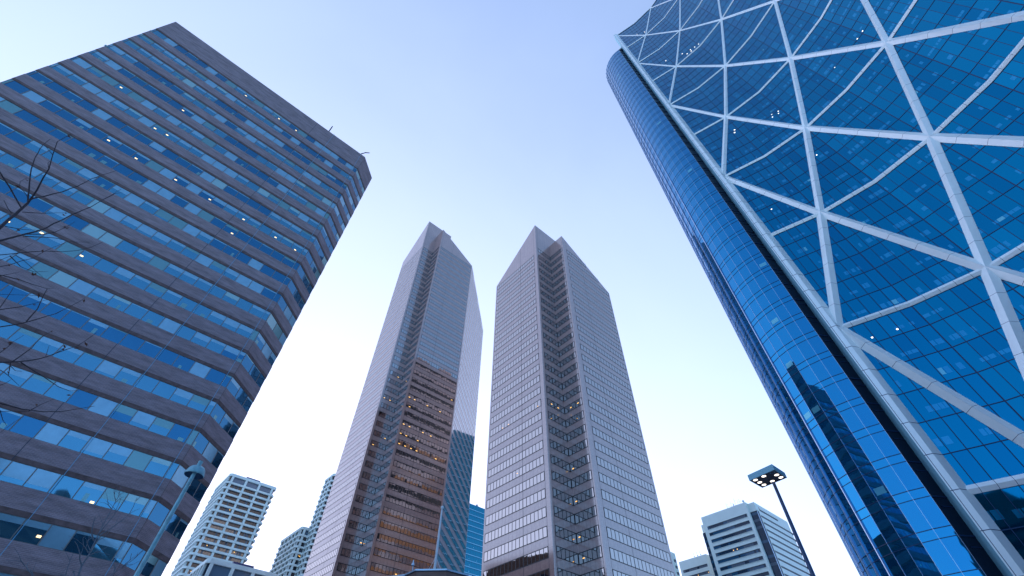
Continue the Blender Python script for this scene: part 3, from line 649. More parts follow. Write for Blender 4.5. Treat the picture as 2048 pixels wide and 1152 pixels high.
# ------------------------------------------------------------------ concrete grid towers, far left
def grid_tower(name, label, K, LU, LV, H, pitch, bays, top_h, group, edge0=2.0, side_bays=9, roofbits=True, zmin=0, amber=()):
    """front along U (right of the corner K), side along V (left of it)"""
    t = thing(name, label, 'apartment tower', (K.x, K.y, 0), group)
    fF = Face(K, U, -V); fS = Face(K, V, -U); cm = M['concrete']
    m = MB(); ins = .75
    pl = [K + U * ins + V * ins, K + U * (LU - ins) + V * ins, K + U * (LU - ins) + V * (LV - ins), K + U * ins + V * (LV - ins)]
    m.prism([p[:] for p in pl], 0, H - .3, M['cwindow'], topmat=M['roof']); m.build('core_wall', t)
    # piers
    bw = (LU - 2 * edge0) / bays
    for i in range(bays + 1):
        m = MB(); s = edge0 + bw * i; fF.box(m, s - .55, s + .55, 0, H + .02, -.75, .12, cm); m.build('pier', t)
    sw = LV / side_bays
    for i in range(1, side_bays + 1):
        m = MB(); s = sw * i - sw * .35; fS.box(m, s - .4, s + .4, 0, H + .02, -.75, .10, cm); m.build('pier', t)
    # floor bands that wrap round the corners
    z = H - top_h; k = 0; items = []
    def ring(z0, z1, pr, nm):
        m = MB(); c = .9
        fF.box(m, c, LU - c, z0, z1, -.75, pr, cm); fS.box(m, c, LV, z0, z1, -.75, pr, cm)
        for A, B_ in ((fF.pt(c, 0, pr), fS.pt(c, 0, pr)), (fF.pt(LU - c, 0, pr), (fF.pt(LU, 0, -c)[0] + U.x * pr, fF.pt(LU, 0, -c)[1] + U.y * pr, 0))):
            m.poly([(A[0], A[1], z0), (B_[0], B_[1], z0), (B_[0], B_[1], z1), (A[0], A[1], z1)], cm)
            q = fF.pt(c if A == fF.pt(c, 0, pr) else LU - c, 0, -.75)
            m.poly([(A[0], A[1], z0), (q[0], q[1], z0), (B_[0], B_[1], z0)], cm)
        fr = Face(fF.pt(LU, 0, 0)[:2], V, U); fr.box(m, c, LV, z0, z1, -.75, pr, cm)
        m.build(nm, t)
    ring(H - 1.35, H + .05, .15, 'roof_band')
    while z > zmin:
        ring(z - .95, z, .32, 'floor_band')
        z1 = z + (top_h - 1.35 if k == 0 else pitch - .95)
        for i in range(bays):
            s0 = edge0 + bw * i + .55; s1 = s0 + bw - 1.1; mm = MB(); o = -.70
            g1 = M['cblue'] if k == 0 else random.choice([M['cwindow'], M['cwindow'], M['cwindow2']])
            fF.quad(mm, s0, s1, z, z1, o, g1)
            if k:
                n = 4
                for j in range(1, n): fF.box(mm, s0 + (s1 - s0) * j / n - .04, s0 + (s1 - s0) * j / n + .04, z, z1, o, o + .06, M['dark'], ends=False)
                for q in range(random.randint(0, 2)):
                    x = s0 + random.uniform(0, s1 - s0 - 1.2); fF.quad(mm, x, x + random.uniform(.6, 1.2), z + .3, z1 - .1, o + .03, M['fwin3'])
            if (k, i) in amber:
                for q in range(amber[(k, i)]):
                    x = s0 + random.uniform(.6, s1 - s0 - 1.0); zz = z + random.uniform(.7, 1.5); fF.quad(mm, x, x + .42, zz, zz + .36, o + .09, M['amber'])
            items.append((shown_area([fF.pt(s0, z), fF.pt(s1, z), fF.pt(s1, z1), fF.pt(s0, z1)]), mm))
        for i in range(side_bays):
            s0 = sw * i - sw * .35 + .4 if i else .9; s1 = sw * (i + 1) - sw * .35 - .4; mm = MB()
            fS.quad(mm, s0, s1, z, z1, -.70, M['cwindow'])
            if sw > 4: fS.box(mm, s0, s0 + .35, z, z1, -.7, -.05, M['fwhite'], ends=True)
            items.append((shown_area([fS.pt(s0, z), fS.pt(s1, z), fS.pt(s1, z1), fS.pt(s0, z1)]), mm))
        z -= pitch; k += 1
    part_windows(items, 'window', t, 100)
    if roofbits:
        m = MB(); fF.box(m, LU * .33, LU * .62, H + .05, H + .75, -3.5, -.2, M['roofedge']); m.build('roof_screen', t)
    return t
GG = 'concrete grid towers at lower left'
KA = pol(281, -32.71)
grid_tower('concrete_tower', 'tall pale concrete grid tower standing free in the gap between brick and granite towers', KA, 25.7, 25, 118.5, 2.9, 3, 4.3, GG, 2.0, 9, amber={(11, 0): 1, (11, 2): 1, (15, 0): 1, (14, 1): 1, (5, 0): 1})
KB = pol(290, -23.56)
grid_tower('concrete_tower', 'lower pale concrete grid tower tucked against the left edge of the granite twin', KB, 22, 29, 102.8, 2.9, 3, 3.9, GG, 1.9, 6, amber={(4, 0): 5, (1, 0): 2})
KC = pol(282, -22.05)
grid_tower('concrete_tower', 'concrete tower showing only a sliver of serrated edge along the granite twin', KC, 22, 12, 131.5, 2.9, 3, 3.9, GG, 1.9, 3)
KD = pol(208, -31.04)
grid_tower('concrete_block', 'low concrete block at the bottom edge in front of the tall grid tower', KD, 26, 20, 58.4, 4.6, 3, 5.6, GG, 1.9, 5)
# ------------------------------------------------------------------ turquoise tower in the gap
def teal_tower(name, label, K, LU, LV, H, pitch, dark=False):
    t = thing(name, label, 'office tower', (K.x, K.y, 0))
    plan = [K, K + U * LU, K + U * LU + V * LV, K + V * LV]
    fs = [Face(K, U, -V), Face(K + V * LV, -V, -U), Face(K + U * LU, V, U), Face(K + V * LV + U * LU, -U, V)]
    Ls = [LU, LV, LV, LU]
    m = MB()
    for f, L in zip(fs, Ls): f.quad(m, 0, L, 0, H, 0, M['eglass'])
    m.build('glass_wall', t)
    z = H - pitch; n = 0
    while z > 1 and n < 40:
        m = MB()
        for f, L in zip(fs, Ls): f.box(m, 0, L, z - .22, z + .12, 0, .09, M['eline'], ends=False); f.box(m, 0, L, z - .8, z - .7, 0, .05, M['bow_line'], ends=False)
        m.build('floor_edge', t); z -= pitch; n += 1
    m = MB()
    for f, L in zip(fs, Ls):
        k = int(L / 1.5)
        for i in range(k + 1): f.box(m, L * i / k - .07, L * i / k + .07, 0, H, 0, .07, M['bow_line'], ends=False)
    m.build('mullion_grid', t)
    m = MB(); m.poly([(p.x, p.y, H - .5) for p in plan], M['roof']); m.build('roof', t)
    m = MB(); c = K + U * 11 + V * 3; fs[0].box(m, 9.8, 10.8, H, H + 1.8, -2, -1, M['dark']); fs[0].box(m, 9.2, 11.4, H, H + .5, -2.4, -.6, M['dark']); m.build('rooftop_unit', t)
    m = MB(); f = fs[0]
    for q in range(26): 
        s = random.uniform(.5, LU - 1.5); zz = H - pitch * random.randint(8, 14) + random.uniform(.3, 1.2); f.quad(m, s, s + random.uniform(.4, 1.0), zz, zz + .4, .012, M['eline'])
    m.build('lit_room', t)
KE = pol(350, -5.25)
teal_tower('glass_tower', 'small turquoise glass tower with pale floor lines in the slit between the granite twins', KE, 40, 24, 153.0, 3.88)
teal_tower('glass_tower', 'blue glass tower hidden behind the nearer granite twin, mirrored in the taller one', pol(232, 1.5), 30, 26, 147.0, 3.9)

# ------------------------------------------------------------------ cream striped tower, lower right
def striped_tower():
    Kc = pol(300, 27.66); LL = 29.6; H = 119.0
    t = thing('striped_office_tower', 'cream office tower with dark window stripes and glass corners, behind the square lamp', 'office tower', (Kc.x, Kc.y, 0))
    f = Face(Kc, V, -U); cs = M['fstone']
    # left stone slab (front towards us): s from 0 at the near right end
    m = MB(); f.box(m, 0, LL, 0, H, -18, .9, cs); m.build('stone_slab', t)
    items = []
    pitch = 3.68; s0, s1 = 1.55, LL - 2.2
    for k in range(31):
        z1 = 112.9 - pitch * k; z0 = z1 - 1.72
        if z0 < 2: break
        mm = MB(); f.quad(mm, s0, s1, z0, z1, .905, M['dark'])
        n = 22; st = (s1 - s0) / n
        q = random.choice([M['fwin'], M['fwin2'], M['fwin3']])
        for j in range(n):
            if random.random() < .35: q = random.choice([M['fwin'], M['fwin'], M['fwin2'], M['fwin2'], M['fwin3']])
            f.quad(mm, s0 + st * j + .05, s0 + st * (j + 1) - .05, z0 + .05, z1 - .3, .91, q)
            if k == 4 and j in (10, 12): f.quad(mm, s0 + st * j + .3, s0 + st * j + .8, z0 + .5, z0 + .95, .92, M['amber'])
        # deep head shadow: a projecting lintel over the strip
        f.box(mm, s0 - .1, s1 + .1, z1, z1 + .14, .9, 1.25, cs); f.box(mm, s0 - .1, s1 + .1, z0 - .12, z0, .9, 1.15, cs)
        items.append((shown_area([f.pt(s0, z0), f.pt(s1, z0), f.pt(s1, z1), f.pt(s0, z1)]), mm))
    # glass corner strips
    fg = Face(Kc - V * 4.6 - U * -1.2, V, -U)
    def glass_strip(fc, L, top, nm):
        mm = MB(); fc.quad(mm, 0, L, 0, top, 0, M['fwin'])
        z = top - .6
        while z > 2:
            fc.quad(mm, 0, L, z - 1.3, z, .01, random.choice([M['fwin2'], M['fwin3'], M['fwin']]))
            n = 3
            for j in range(n + 1): fc.box(mm, L * j / n - .05, L * j / n + .05, z - 1.3, z, .01, .06, M['dark'], ends=False)
            z -= pitch
        mm.build(nm, t)
    glass_strip(Face(Kc - V * 3.9 + U * 1.0, V, -U), 3.9, 113.5, 'corner_glazing')
    glass_strip(Face(Kc + V * LL + U * 2.0, V, -U), 3.4, 111.5, 'corner_glazing')
    Kr = Kc - V * 3.9 + U * 1.0
    fr = Face(Kr, U, -V)
    mm = MB(); fr.quad(mm, 0, 2.2, 0, 113.5, 0, M['fwin2']); fr.box(mm, .3, .9, 0, 113.5, 0, .05, M['fin']); fr.box(mm, 1.5, 2.2, 0, 113.5, 0, .12, M['dark']); mm.build('corner_glazing', t)
    mm = MB(); fk = Face(Kc - V * 4.2 + U * .7, V, -U); fk.box(mm, 0, 4.2, 113.5, 118.2, -4, 0, cs); fk.box(mm, 4.2 + LL, 4.2 + LL + 3.0, 111.5, 116.0, -4, -1.4, cs); mm.build('corner_cap', t)
    # right white face with slots
    L2 = 38.5; fr2 = Face(Kr - V * .25 + U * 2.2, U, -V); mm = MB(); fr2.box(mm, 0, L2, 0, 118.2, -22, 0, M['fwhite']); mm.build('white_slab', t)
    mm = MB(); fr2.box(mm, -2.4, 0, 113.5, 118.2, -4, 0, M['fwhite']); mm.build('corner_cap', t)
    for k in range(31):
        z1 = 115.2 - pitch * k
        if z1 < 4: break
        e = L2 * .62 if k == 0 else L2 - .2
        mm = MB(); fr2.quad(mm, .5, e, z1 - .85, z1, .006, M['dark'])
        fr2.box(mm, .4, e, z1, z1 + .16, 0, .28, M['fwhite'])
        if k: fr2.box(mm, L2 - .6, L2 + .45, z1 - 1.1, z1 - .1, -2, .3, M['dark'])
        items.append((shown_area([fr2.pt(.5, z1 - .6), fr2.pt(e, z1 - .6), fr2.pt(e, z1), fr2.pt(.5, z1)]), mm))
    part_windows(items, 'window_strip', t, 100)
    m = MB(); fr2.quad(m, .5, 1.6, 116.7, 117.2, .01, M['redsign']); fr2.quad(m, .9, 2.3, 116.1, 116.6, .01, M['redsign']); fr2.quad(m, 1.6, 2.8, 115.6, 115.95, .01, M['redsign']); m.build('red_sign', t)
    # masts and dishes on the roof
    m = MB(); b = lambda s, o: Vector(f.pt(s, H, o))
    for s, h, o in ((12.6, 4.2, -2), (9.0, 3.4, -3), (7.4, 5.6, -3), (6.2, 4.6, -4), (5.4, 5.2, -5), (10.6, 5.2, -4)):
        m.tube([b(s, o), b(s, o) + Vector((0, 0, h))], .07, M['polewhite'], 5)
        m.tube([b(s, o) + Vector((0, 0, h * .7)), b(s - 1.1, o) + Vector((0, 0, h * .75))], .05, M['polewhite'], 5)
    m.tube([b(12.6, -2) + Vector((0, 0, 1.8)), b(6.2, -4) + Vector((0, 0, 2.0))], .06, M['polewhite'], 5)
    m.tube([b(9.0, -2) + Vector((0, 0, .4)), b(8.0, -2) + Vector((0, 0, 2.4))], .16, M['shoe'], 6)
    tag(m.build('radio_mast'), 'spindly cluster of white radio masts on the roof of the cream striped tower', 'antenna')
    for s, nm, lab in ((1.6, 'dish_antenna', 'small round dish at the right end of the striped tower roof'), ):
        m = MB(); q = b(s, -1); m.tube([q, q + Vector((0, 0, 1.0))], .09, M['polewhite'], 6)
        cx = q + Vector((0, 0, 1.5)); m.lathe(cx.x, cx.y, [(.02, cx.z - .7), (.4, cx.z - .55), (.66, cx.z - .2), (.7, cx.z + .1), (.5, cx.z + .5), (.02, cx.z + .68)], M['polewhite'], 12)
        tag(m.build(nm), lab, 'antenna')
striped_tower()
def striped_block(label, K, d, n, L, H, pitch, first, dep, s0, s1, amber=False, glassend=True):
    t = thing('striped_office_block', label, 'office building', (K.x, K.y, 0)); f = Face(K, d, n)
    m = MB(); f.box(m, 0, L, 0, H, -dep, 0, M['fstone']); m.build('stone_wall', t)
    k = 0; z1 = first
    while z1 > 3 and k < 28:
        mm = MB(); f.quad(mm, s0, s1, z1 - 1.5, z1, .005, M['dark']); n_ = max(2, int((s1 - s0) / 1.4)); st = (s1 - s0) / n_
        for j in range(n_):
            f.quad(mm, s0 + st * j + .06, s0 + st * (j + 1) - .06, z1 - 1.45, z1 - .35, .01, random.choice([M['fwin'], M['fwin3'], M['fwin3']]))
            if amber and k == 1 and random.random() < .35: f.quad(mm, s0 + st * j + .3, s0 + st * j + .8, z1 - 1.1, z1 - .7, .02, M['amber'])
        f.box(mm, s0 - .1, s1 + .1, z1, z1 + .14, 0, .35, M['fstone'])
        mm.build('window_strip', t); z1 -= pitch; k += 1
    if glassend:
        m = MB(); f.box(m, -1.0, 0, 0, H - 1.4, -6, -.6, M['fwin']); m.build('corner_glazing', t)
    return t
KG = pol(330, 21.9)
GL = 330 * math.sin(R(3.0)) / math.sin(R(18.9 + 41.2))
striped_block('lower cream block with two window stripes left of the striped tower', KG, V, -U, GL, 104.9, 3.7, 99.7, 16, 1.0, GL - 1.6, True, False)
for o in ((7.2, 'leftmost of the small antenna posts'), (4.9, 'middle one of the small antenna posts'), (2.6, 'rightmost of the small antenna posts')):
    f = Face(KG, V, -U); m = MB(); q = Vector(f.pt(o[0] + 1.5, 104.9, -1))
    m.tube([q, q + Vector((0, 0, 2.4))], .07, M['fin'], 5); m.tube([q + Vector((-.5, 0, .9)), q + Vector((.5, 0, .9))], .22, M['fin'], 6); m.tube([q + Vector((-.3, 0, 2.2)), q + Vector((.1, 0, 2.5))], .15, M['fin'], 6)
    tag(m.build('antenna_post'), o[1] + ' on the lower cream block roof', 'antenna', 'antenna posts on the lower block')
KG2 = pol(322, 18.72)
striped_block('narrow cream wall with short windows peeping out beside the right granite tower', KG2 - U * 30, U, -V, 30, 104.5, 3.4, 100.6, 10, 27.0, 29.3, False, False)
g2 = Face(KG2, U, -V); m = MB(); g2.box(m, 0, 1.3, 0, 101, -4, -.8, M['fwin']); o = m.build('glass_stair_tower'); tag(o, 'thin dark glass strip in the inner corner between the two small cream blocks', 'stair tower')

# ------------------------------------------------------------------ brick hall with the flagpole, bottom centre
def brick_hall():
    a = [(-16.5, 66.5), (-11.42, 62.5), (-10.36, 60.45), (-6.98, 59.65), (-4.53, 61.3), (-1.5, 66.0)]
    P = [pol(d, z) for z, d in a]; H = 19.45
    t = thing('brick_hall', 'brown brick hall with pale coping, its roof edge just showing at the bottom', 'building', (P[2].x, P[2].y, 0))
    back = [P[-1] + Vector((2, 22)), P[0] + Vector((-2, 22))]
    m = MB(); m.prism([p[:] for p in P + back], 0, H, M['gbrick'], top=True, topmat=M['roof']); m.build('wall', t)
    for i in range(len(P) - 1):
        d = (P[i + 1] - P[i]); L = d.length; d /= L; n = Vector((d.y, -d.x)); f = Face(P[i], d, n if n.dot(-P[i]) > 0 else -n)
        m = MB(); f.box(m, -.06, L + .06, H, H + .16, -.3, .14, M['coping']); f.box(m, -.02, L + .02, H - .08, H, 0, .05, M['dark']); m.build('coping', t)
        if 1 <= i <= 3:
            m = MB(); k = 9; c = L / 2; r = L * .36
            pts = [f.pt(c + r * math.cos(math.pi * q / k), H - 2.4 + r * .9 * math.sin(math.pi * q / k), .06) for q in range(k + 1)]
            pts2 = [f.pt(c + (r + .3) * math.cos(math.pi * q / k), H - 2.4 + (r * .9 + .3) * math.sin(math.pi * q / k), .06) for q in range(k + 1)]
            for q in range(k): m.poly([pts[q], pts2[q], pts2[q + 1], pts[q + 1]], M['soldier'])
            m.poly([f.pt(c - r, H - 8, .05)] + [f.pt(c + r, H - 8, .05)] + [(x, y, z) for x, y, z in pts], M['fwin']); m.build('arched_window', t)
    # flagpole
    b = pol(61.2, -8.33); m = MB(); m.tube([(b.x, b.y, H - .1), (b.x, b.y, H + 7.6)], [.16, .09], M['polewhite'], 10)
    p = thing('flagpole', 'white flagpole with ball finial and no flag, rising from the brick hall roof', 'flagpole', (b.x, b.y, H)); m.build('pole', p)
    m = MB(); m.lathe(b.x, b.y, [(.01, H + 7.5), (.16, H + 7.62), (.19, H + 7.75), (.16, H + 7.88), (.01, H + 7.98)], M['polewhite'], 12); m.build('ball_finial', p)
    for sx in (-1, 1):
        m = MB(); m.tube([(b.x + sx * .06, b.y, H + 1.75), (b.x + sx * .95, b.y + .3, H + .16)], .022, M['polewhite'], 5); m.build('guy_wire', p)
    b = pol(61.6, -10.75); t2 = thing('roof_lamp', 'tiny pale hooded lamp on a thin post above the brick hall roof', 'lamp', (b.x, b.y, H))
    m = MB(); m.tube([(b.x, b.y, H - .2), (b.x, b.y, H + .95), (b.x - .05, b.y - .1, H + 1.08)], [.06, .045, .04], M['coping'], 8); m.build('post', t2)
    m = MB(); m.lathe(b.x - .03, b.y - .1, [(.20, H + .86), (.17, H + 1.0), (.09, H + 1.15), (.05, H + 1.42), (.01, H + 1.48)], M['coping'], 12); m.build('hood', t2)
    m = MB(); m.lathe(b.x, b.y, [(.22, H - .05), (.22, H + .25), (.02, H + .27)], M['coping'], 10); m.build('foot', t2)
brick_hall()
# a stone block behind the viewer, seen in the lowest windows of the brick tower and in the round glass
def mirrored_block():
    K = Vector((-20, -48)); t = thing('stone_office_block', 'grey stone block across the plaza behind the viewer, seen only mirrored in lower panes', 'office building', (K.x, K.y, 0))
    f = Face(K, Vector((1, -.12)).normalized(), Vector((.12, 1)).normalized()); m = MB(); f.box(m, 0, 96, 0, 53, -24, 0, M['bstone']); f.box(m, 18, 34, 53, 58, -20, -3, M['bstone']); f.box(m, 60, 63, 53, 62, -9, -6, M['bstone']); m.build('wall', t)
    for k in range(13):
        m = MB(); f.box(m, 2, 94, 5 + 3.5 * k, 6.8 + 3.5 * k, 0, .05, M['fwin']); m.build('window_strip', t)
mirrored_block()

# ------------------------------------------------------------------ lamp posts
def dome_lamp():
    b = pol(18.5, -35.98); H = 9.2
    t = thing('street_lamp', 'blue painted street lamp with round dome shade, in front of the brick tower', 'street lamp', (b.x, b.y, 0))
    m = MB(); m.tube([(b.x, b.y, 0), (b.x, b.y, H - .12)], [.085, .06], M['polepaint'], 14); m.build('pole', t)
    m = MB(); m.lathe(b.x, b.y, [(.15, 0), (.15, .5), (.1, .62), (.08, .64)], M['polepaint'], 14); m.build('base', t)
    m = MB(); m.tube([(b.x, b.y, H - .2), (b.x, b.y, H + .2)], .072, M['polepaint'], 14); m.build('post_top', t)
    # dome shade held on the far side of the pole
    d = dirv(-30); c = Vector((b.x, b.y)) + d * .17; m = MB()
    prof = [(.305, H - .235), (.315, H - .20), (.30, H - .13), (.27, H - .03), (.215, H + .04), (.13, H + .09), (.02, H + .10)]
    m.lathe(c.x, c.y, prof, M['polepaint'], 32); sh = m.build('shade', t, smooth=True)
    m = MB(); m.lathe(c.x, c.y, [(.30, H - .232), (.28, H - .12), (.2, H - .02), (.02, H + .03)], M['lampin'], 28)
    m.lathe(c.x, c.y, [(.10, H - .02), (.10, H - .10), (.03, H - .15), (.005, H - .155)], M['shoe'], 14); m.build('shade_lining', t, smooth=True)
dome_lamp()
def square_lamp():
    kk = 14.0 / 20.0
    b = pol(14.0, 30.8); zb = EYE + .4148 * 14.0
    A, B, Cc, D = [pol((zb - EYE) / tt, az) for az, tt in ((28.9, .4303), (31.87, .4411), (32.72, .4203), (29.9, .4119))]
    t = thing('street_lamp', 'tall lamp with a square box head full of glowing bulbs, right of centre', 'street lamp', (b.x, b.y, 0))
    b2 = (D + Cc) / 2 + ((A + B) / 2 - (D + Cc) / 2) * .10
    m = MB(); m.tube([(b.x, b.y, 0), (b2.x, b2.y, zb + .02)], [.075, .04], M['shoepole'], 12); m.build('pole', t)
    m = MB(); m.lathe(b.x, b.y, [(.14, 0), (.14, .35), (.08, .42)], M['shoepole'], 12); m.build('base', t)
    h = .155; m = MB(); pl = [A, B, Cc, D]; r = .022; cen = (A + B + Cc + D) / 4
    inn = [p + (cen - p).normalized() * r * 1.4 for p in pl]; top = [p + (cen - p).normalized() * .012 for p in pl]
    for i in range(4):
        a, c = pl[i], pl[(i + 1) % 4]; ia, ic = inn[i], inn[(i + 1) % 4]; ta, tc = top[i], top[(i + 1) % 4]
        m.poly([(a.x, a.y, zb), (c.x, c.y, zb), (c.x, c.y, zb + h - .012), (a.x, a.y, zb + h - .012)], M['shoe'])
        m.poly([(a.x, a.y, zb + h - .012), (c.x, c.y, zb + h - .012), (tc.x, tc.y, zb + h), (ta.x, ta.y, zb + h)], M['shoe'])
        m.poly([(a.x, a.y, zb), (ia.x, ia.y, zb), (ic.x, ic.y, zb), (c.x, c.y, zb)], M['shoe'])
        m.poly([(ia.x, ia.y, zb), (ia.x, ia.y, zb + .02), (ic.x, ic.y, zb + .02), (ic.x, ic.y, zb)], M['shoedark'])
    m.poly([(p.x, p.y, zb + h) for p in top], M['shoe']); m.build('lamp_head', t)
    m = MB(); m.poly([(p.x, p.y, zb + .018) for p in inn], M['shoedark']); m.build('underside_panel', t)
    ex = B - A; ey = D - A
    for i in range(3):
        for j in range(3):
            if i == 1 and j == 1: continue
            c = A + ex * (.16 + .34 * i) + ey * (.17 + .33 * j); lit = not (i == 2 and j == 0)
            if i == 1 and j == 2: c = c + ex * .0
            m = MB(); q = .058
            m.lathe(c.x, c.y, [(q + .012, zb + .016), (q + .012, zb + .004), (q, zb + .004)], M['shoe'], 16)
            m.lathe(c.x, c.y, [(q, zb + .006), (.001, zb + .006)], M['white_lamp'] if lit else M['shoedark'], 16); m.build('bulb', t)
square_lamp()

# ------------------------------------------------------------------ bare trees
def sight(px, py, dist):
    X = (px - 1024) / 890.84; Y = -(py - 576) / 890.84; r = _f + _r2 * X + _u2 * Y
    return Vector((0, 0, EYE)) + r * (dist / math.hypot(r.x, r.y))
rt = random.Random(11)
def limb(m, pts, r0, r1, mt, n=6):
    out = [pts[0]]
    for a, b in zip(pts[:-1], pts[1:]):
        k = max(1, int((b - a).length / .12))
        for q in range(1, k + 1):
            p = a.lerp(b, q / k)
            if q < k: p = p + Vector((rt.uniform(-1, 1), rt.uniform(-1, 1), rt.uniform(-1, 1))) * .006
            out.append(p)
    L = len(out) - 1
    m.tube(out, [r0 + (r1 - r0) * (i / L) ** .8 for i in range(L + 1)], mt, n)
    return out
def leaves(m, out, n, size):
    for _ in range(n):
        p = rt.choice(out[len(out) // 4:]); q = p + Vector((rt.uniform(-.03, .03), rt.uniform(-.03, .03), -rt.uniform(.01, .05)))
        a = Vector((rt.uniform(-1, 1), rt.uniform(-1, 1), rt.uniform(-.4, .4))).normalized(); b = a.cross(Vector((rt.uniform(-1, 1), rt.uniform(-1, 1), rt.uniform(-1, 1)))).normalized()
        s = size * rt.uniform(.6, 1.2); c = q + b.cross(a) * s * .35
        m.poly([q - a * s, c - b * s * .45, q + a * s * .2 - b * s * .3, q + a * s], M['leaf']); m.poly([q + a * s, q + a * s * .2 + b * s * .35, c + b * s * .5, q - a * s], M['leaf'])
def big_tree():
    X1 = lambda L: [(x / 3.84, 260 + y / 3.84) for x, y in L]
    X2 = lambda L: [(x / 3.6, 540 + y / 3.6) for x, y in L]
    D = 7.6; tp = sight(-1100, 1100, D + .2); base = Vector((tp.x, tp.y, 0))
    t = thing('bare_tree', 'bare dark tree reaching in from the left edge with a few dead leaves', 'tree', base)
    m = MB(); m.tube([base, base + Vector((.03, .02, 1.2)), base + Vector((-.02, .05, 2.6)), base + Vector((.05, .0, 3.4)), base + Vector((.1, .05, 3.9))], [.20, .17, .15, .12, .07], M['bark'], 12); m.build('trunk', t)
    L = []   # main limbs: (points, r0, r1, depth0, depth1, joins trunk, leaves)
    L += [(X1([(0, 750), (105, 660), (215, 560)]), .026, .017, 0, .3, 1, 2), (X1([(215, 560), (225, 430), (240, 300), (270, 210), (330, 115), (385, 70)]), .013, .004, .3, .9, 0, 0),
          (X1([(215, 560), (285, 460), (330, 370), (375, 300), (405, 190), (440, 90), (545, 30)]), .014, .003, .3, -.2, 0, 1), (X1([(235, 530), (340, 510), (480, 475), (600, 430), (700, 375), (820, 335), (900, 308)]), .011, .003, .3, .8, 0, 0),
          (X1([(700, 375), (770, 360)]), .004, .002, .66, .7, 0, 0), (X1([(215, 520), (190, 480), (150, 440), (155, 395), (210, 365)]), .005, .002, .3, .2, 0, 2), (X1([(375, 300), (368, 255), (385, 235)]), .006, .002, .1, .1, 0, 0), (X1([(330, 385), (410, 378)]), .004, .002, .2, .4, 0, 0),
          (X1([(405, 190), (370, 150), (345, 118)]), .005, .002, 0, 0, 0, 0), (X1([(0, 850), (190, 800), (350, 755), (480, 690), (560, 645), (700, 590), (800, 530), (930, 455)]), .016, .003, -.3, .4, 1, 0), (X1([(800, 530), (880, 490), (940, 480)]), .006, .002, .3, .5, 0, 0),
          (X1([(560, 645), (620, 640)]), .004, .002, .1, .2, 0, 0), (X1([(0, 325), (75, 440), (130, 540), (165, 600)]), .006, .010, .5, .25, 1, 0), (X1([(0, 960), (150, 945), (350, 930), (480, 935), (600, 925), (700, 900), (790, 860)]), .012, .003, .2, -.3, 1, 3),
          (X1([(0, 1000), (130, 945), (250, 870)]), .007, .002, .2, .3, 1, 0), (X1([(0, 1050), (250, 985), (400, 905), (490, 868)]), .009, .002, .1, .5, 1, 1), (X1([(195, 800), (350, 800), (420, 785), (520, 740), (575, 705)]), .007, .002, -.2, -.4, 0, 2),
          (X1([(40, 740), (180, 765), (320, 770)]), .006, .002, 0, .1, 0, 1), (X1([(180, 815), (430, 830), (560, 860), (690, 862)]), .007, .002, -.2, .2, 0, 0), (X1([(75, 965), (160, 1050), (260, 1090), (370, 1085)]), .007, .002, .2, .5, 0, 2), (X1([(30, 540), (60, 600), (90, 640)]), .004, .006, .3, .2, 0, 0),
          (X1([(170, 630), (330, 640), (510, 635)]), .006, .002, .2, .1, 0, 2), (X1([(0, 1120), (80, 1105), (150, 1090)]), .005, .002, .1, .2, 0, 0), (X1([(120, 960), (180, 1000), (270, 1080), (330, 1130)]), .005, .002, .2, .1, 0, 0)]
    L += [(X2([(0, 410), (130, 390), (280, 350), (400, 315), (500, 265), (615, 200)]), .013, .003, -.2, .3, 1, 1), (X2([(190, 370), (270, 280), (310, 190), (340, 135)]), .008, .004, -.1, 0, 0, 1), (X2([(340, 135), (240, 105), (140, 70), (0, 35)]), .003, .006, 0, .2, 0, 2), (X2([(340, 135), (390, 132)]), .003, .0015, 0, 0, 0, 0),
          (X2([(0, 175), (170, 180), (300, 187)]), .008, .002, .2, .1, 1, 2), (X2([(0, 285), (150, 265), (250, 240), (345, 212)]), .007, .002, 0, .2, 0, 1), (X2([(0, 270), (50, 200), (105, 110)]), .006, .002, 0, .2, 0, 0), (X2([(0, 665), (130, 660), (280, 640), (400, 600), (560, 545), (700, 450)]), .015, .003, -.4, .2, 1, 5),
          (X2([(150, 665), (300, 760), (420, 840), (500, 870), (570, 870)]), .008, .002, -.3, -.5, 0, 1), (X2([(90, 660), (230, 560), (300, 480), (380, 435)]), .008, .002, -.35, 0, 0, 1), (X2([(75, 670), (60, 760), (140, 835)]), .006, .002, -.4, -.3, 0, 0), (X2([(75, 690), (110, 725), (160, 730)]), .004, .002, -.4, -.3, 0, 1), (X2([(0, 595), (90, 520), (170, 470)]), .005, .002, -.2, 0, 0, 3),
          (X2([(0, 720), (60, 760)]), .005, .004, -.2, -.4, 0, 0), (X2([(400, 600), (470, 560), (480, 540)]), .004, .002, -.1, 0, 0, 2), (X2([(330, 620), (355, 540)]), .004, .0015, -.2, -.1, 0, 0), (X2([(0, 960), (150, 1000), (300, 1020), (440, 1020), (590, 995), (680, 980)]), .012, .003, 0, .4, 1, 1), (X2([(210, 1015), (290, 970), (385, 930)]), .006, .002, .1, .2, 0, 1),
          (X2([(0, 1020), (100, 1015), (210, 1018)]), .006, .003, .3, .1, 1, 0), (X2([(0, 1010), (20, 1080), (48, 1120)]), .005, .002, 0, .1, 0, 0), (X2([(30, 1150), (110, 1090), (170, 1055)]), .006, .002, 0, .2, 1, 0), (X2([(0, 830), (40, 815), (80, 790)]), .005, .002, 0, 0, 0, 0)]
    lm = MB()
